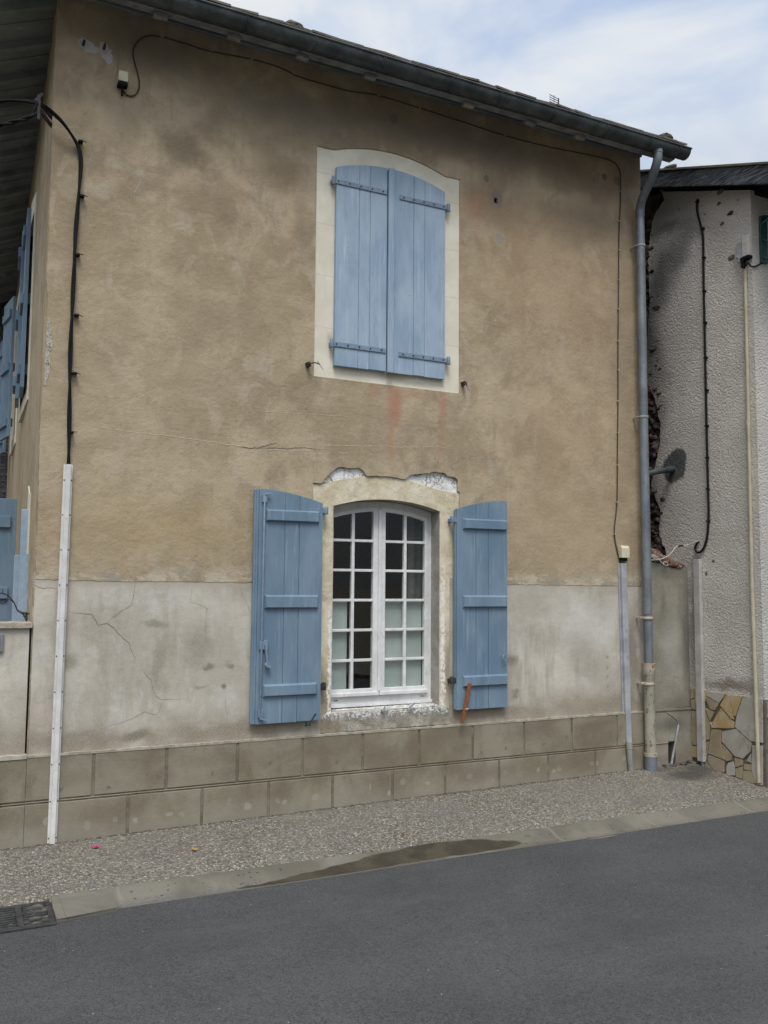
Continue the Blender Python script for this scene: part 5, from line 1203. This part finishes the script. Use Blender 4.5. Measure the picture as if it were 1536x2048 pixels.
# bargeboard and roof
BX = 6.405
qq = [(6.4,0.442,5.862),(6.4,-1.186,5.219),(6.4,0.215,5.947),(6.4,-1.192,5.398)]
def edge(a, c_, y): return a[2]+(c_[2]-a[2])*(y-a[1])/(c_[1]-a[1])
yb0, yb1 = -1.55, 1.6
b = MB().prism([[(yb0, edge(qq[0], qq[1], yb0)), (yb1, edge(qq[0], qq[1], yb1)), (yb1, edge(qq[2], qq[3], yb1)), (yb0, edge(qq[2], qq[3], yb0))]], 6.385, 6.42, 'X'); b.build('bargeboard', 'oldwood', nb, bevel=.004)
sl2 = (qq[2][2]-qq[3][2])/(qq[2][1]-qq[3][1]); 
def rz(y): return edge(qq[2], qq[3], y)
b = MB(); yr = 4.0
b.add([(6.37, yb0-.03, rz(yb0-.03)+.001), (13, yb0-.03, rz(yb0-.03)+.001), (13, yr, rz(yr)+.001), (6.37, yr, rz(yr)+.001)] + [(6.37, yb0-.03, rz(yb0-.03)+.022), (13, yb0-.03, rz(yb0-.03)+.022), (13, yr, rz(yr)+.022), (6.37, yr, rz(yr)+.022)], [(0, 3, 2, 1), (4, 5, 6, 7), (0, 1, 5, 4), (1, 2, 6, 5), (2, 3, 7, 6), (3, 0, 4, 7)])
b.add([(6.37, yr, rz(yr)+.001), (13, yr, rz(yr)+.001), (13, 9, rz(yr)-2.0), (6.37, 9, rz(yr)-2.0)], [(0, 1, 2, 3)])
p = [(6.42,0.057,5.909)][0]; b.rock((6.44, p[1], p[2]+.005), .06, 4, sq=(.8, 1.6, .6))
b.build('roof', 'tile', nb)
b = MB(); b.add([(6.43, yb0, rz(yb0)-.16), (13, yb0, rz(yb0)-.16), (13, 2, rz(2)-.16), (6.43, 2, rz(2)-.16)], [(0, 1, 2, 3)]); b.build('eave_boarding', 'dark', nb)
# broken holes in the render
b = MB()
for y_, z_, r_ in [(p[1], p[2], r) for p, r in zip([(6.525,-0.531,5.447),(6.525,-0.503,5.337),(6.525,-0.646,5.186),(6.525,-0.54,5.122),(6.525,-0.733,5.28),(6.525,-0.324,5.301),(6.525,-0.638,4.748),(6.525,0.014,5.486),(6.525,-0.329,1.852)], (.035, .022, .030, .020, .008, .010, .032, .008, .014))]:
    b.rock((NX-.001, y_, z_), r_, y_*9+z_, sub=2, amp=.5, sq=(.25, 1.3, .8))
b.build('render_damage', 'rubble', nb)

# things fixed to the neighbour's wall
q = [(6.512,-0.25,5.483),(6.512,-0.24,5.373),(6.512,-0.281,5.202),(6.512,-0.309,5.037),(6.512,-0.304,4.631),(6.512,-0.303,4.176),(6.512,-0.3,3.427),(6.512,-0.299,2.933),(6.512,-0.3,2.541),(6.512,-0.299,2.297),(6.512,-0.273,2.08),(6.512,-0.213,1.961),(6.512,-0.148,1.938),(6.512,-0.117,1.979),(6.512,-0.138,2.022),(6.512,-0.17,2.041)]
nc = MB().tube(spline(q, .03), .0110, 8).build('black_cable', 'black'); tag(nc, 'black cable with a hooked end hanging down the grey roughcast wall', 'cable')
for p in [(6.512,-0.243,5.46),(6.512,-0.306,5.156),(6.512,-0.31,4.858),(6.512,-0.307,4.519),(6.512,-0.31,4.199),(6.512,-0.306,3.849),(6.512,-0.31,3.524),(6.512,-0.299,3.169),(6.512,-0.296,2.859),(6.512,-0.294,2.551),(6.512,-0.291,2.239)]:
    MB().obox((p[0]+.003, p[1], p[2]), (.014, 0, 0), (0, .016, 0), (0, 0, .007)).build('cable_clip', 'black', nc)
q1 = [(6.505,-0.165,2.046),(6.505,-0.026,2.016)]; q2 = [(6.356,-0.03,1.997),(6.282,-0.03,1.927),(6.204,-0.03,1.886),(6.126,-0.03,1.865),(6.031,-0.03,1.858),(5.905,-0.03,1.865)]
b = MB().tube(spline([q1[0], q1[1]]+q2, .02), .0042, 7)
b.tube(spline([q2[3]]+[(6.071,-0.035,1.893),(6.034,-0.035,1.906),(6.046,-0.035,1.878),(6.083,-0.035,1.864),(6.128,-0.035,1.865)], .01), .0038, 6)
b.tube(spline([q2[3]]+[(6.159,-0.035,1.831),(6.21,-0.035,1.808),(6.236,-0.035,1.813),(6.224,-0.035,1.837),(6.185,-0.035,1.842),(6.178,-0.035,1.812)], .01), .0038, 6)
w_ = b.build('loose_wire', 'wire'); tag(w_, 'loose white wire tied in a bow over the wall between the houses', 'wire')
MB().tube([(6.5,0.124,2.002),(6.5,0.042,2.019)] if 0 else [Vector(q2[0]).lerp(Vector(q1[1]), t) for t in (.15, .6)], .008, 8).build('tape', 'black', w_)
cv = thing('cable_cover', (6.52, -.09, -.1), 'pale grey cable cover standing on the neighbour\'s stone base beside the gap', 'cable cover')
q = [(6.5,-0.113,1.87),(6.5,-0.19,1.869),(6.5,-0.134,-0.067),(6.5,-0.184,-0.058)]
b = MB(); ya, yb2, za = q[0][1], q[1][1], q[0][2]; yc, yd, zc = q[2][1], q[3][1], q[2][2]
yc, yd = ya-.0, yb2-.0
b.box(6.485, 6.528, min(ya, yb2), max(ya, yb2), zc, za); b.box(6.515, 6.528, max(ya, yb2)+.0005, max(ya, yb2)+.014, zc, za); b.build('channel', 'covergrey', cv, bevel=.004)
MB().tube([(6.505, (ya+yb2)/2-.012, zc+.02), (6.505, (ya+yb2)/2-.012, zc-.10)], .016, 12).build('foot_pipe', 'bluegrey', cv)
cc = thing('wall_conduit', (6.515, -.79, -.14), 'tall beige conduit down the front corner of the roughcast wall, box on top', 'conduit')
q = [(6.515,-0.809,4.616),(6.515,-0.794,3.122),(6.515,-0.791,1.646),(6.515,-0.796,1.642),(6.515,-0.809,-0.135)]
b = MB().tube([q[0], q[2]], .0165, 12); b.tube([q[2], q[4]], .0185, 12); b.tube([Vector(q[1])+Vector((0, 0, .02)), Vector(q[1])-Vector((0, 0, .02))], .0185, 12); b.build('pipe', 'beige2', cc)
q = [(6.49,-0.816,4.879),(6.49,-0.89,4.852),(6.49,-0.885,4.682),(6.49,-0.811,4.722)]
b = MB().box(6.47, 6.528, q[1][1], q[0][1], q[2][2], q[0][2]); b.build('box', 'covergrey', cc, bevel=.004)
b = MB().obox((6.505, q[0][1]+.045, q[0][2]-.11), (.022, 0, 0), (0, .045, 0), (0, 0, .07)); b.obox((6.50, q[0][1]+.03, q[2][2]-.0), (.02, 0, 0), (0, .03, 0), (0, 0, .03)); b.build('side_box', 'galv', cc, bevel=.004)
b = MB(); zz = q[2][2]; b.box(6.475, 6.528, q[1][1]+.004, q[0][1]+.03, zz-.025, zz-.001); b.tube([(6.50, -.80, zz-.02), (6.50, -.805, zz-.09)], .022, 10); b.build('gland', 'dark', cc)
# vent pipe elbow
b = MB().tube(spline([(6.03, .22, 2.70), (6.2, .20, 2.735), (6.38, .18, 2.775), (6.47, .17, 2.79), (6.54, .165, 2.80)], .03), .030, 14); b.tube([(6.42, .173, 2.782), (6.50, .168, 2.796)], .034, 14); b.tube([(6.0, .225, 2.69), (6.1, .215, 2.712)], .034, 14)
tag(b.build('waste_pipe', 'oldzinc'), 'short grey waste pipe crossing the gap into the dark cement patch', 'pipe')
MB().box(5.99, 6.012, -.02, .02, 1.93, 2.10).build('corner_patch', 'galv', house)
# green lamp bracket on the neighbour's front corner
br = thing('lamp_bracket', (6.64, NY-.02, 4.75), 'dark green iron wall bracket with curved arms at the right edge', 'wall bracket')
q = [(6.625,-0.9,5.077),(6.712,-0.9,5.104),(6.693,-0.9,4.631),(6.614,-0.9,4.622)]
x0, x1 = q[0][0], q[1][0]; z1, z0 = q[0][2], q[2][2]
b = MB().box(x0, x1, -.905, -.8805, z0, z1); b.tube([((x0+x1)/2, -.905, z1-.004), ((x0+x1)/2, -.9052, z1+.001)], (x1-x0)/2, 14); b.build('back_plate', 'greenp', br, bevel=.004)
b = MB(); zm = (z0+z1)/2; b.tube(spline([(x0+.02, -.905, z1-.07), (x0+.06, -1.0, z1-.03), (x0+.25, -1.2, z1+.05), (x0+.8, -1.5, z1+.15)], .04), .012, 8); b.tube(spline([(x0+.02, -.905, z0+.05), (x0+.08, -1.0, z0+.02), (x0+.2, -1.1, zm+.1), (x0+.25, -1.2, z1+.05)], .03), .010, 8)
b.tube(spline([(x0+.02, -.91, zm), (x0+.05, -.96, zm-.04), (x0+.09, -.98, zm), (x0+.06, -1.0, zm+.10)], .02), .008, 8); b.build('arm', 'greenp', br)
q = [(6.468,-0.89,4.6),(6.499,-0.89,4.572),(6.565,-0.89,4.588),(6.646,-0.89,4.631)]
b = MB().tube(spline([(6.50, -.81, q[0][2]-.02)]+q, .02), .007, 8); tag(b.build('lamp_cable', 'black'), 'short black cable looping from the beige conduit box to the green bracket', 'cable')
# aerial rising behind the roofs
q = [(8.447,4.5,9.501),(8.445,4.5,9.348),(8.217,4.5,9.391),(8.276,4.5,9.313)]
t = thing('roof_aerial', (q[0][0], 4.5, 7.3), 'small television aerial showing above the gutter line', 'aerial')
ax, az = q[0][0], q[0][2]
b = MB(); b.tube([(ax, 4.5, 7.2), (ax, 4.5, az)], .012, 8); b.build('mast', 'copper', t)
b = MB()
for k in range(6):
    z = az-.006-k*.038; b.tube([(ax, 4.5, z), (ax-.24, 4.42, z-.03)], .0055, 6)
b.tube([(ax-.12, 4.46, az-.0), (ax-.12, 4.46, az-.25)], .0055, 6)
b.build('reflector', 'copper', t)
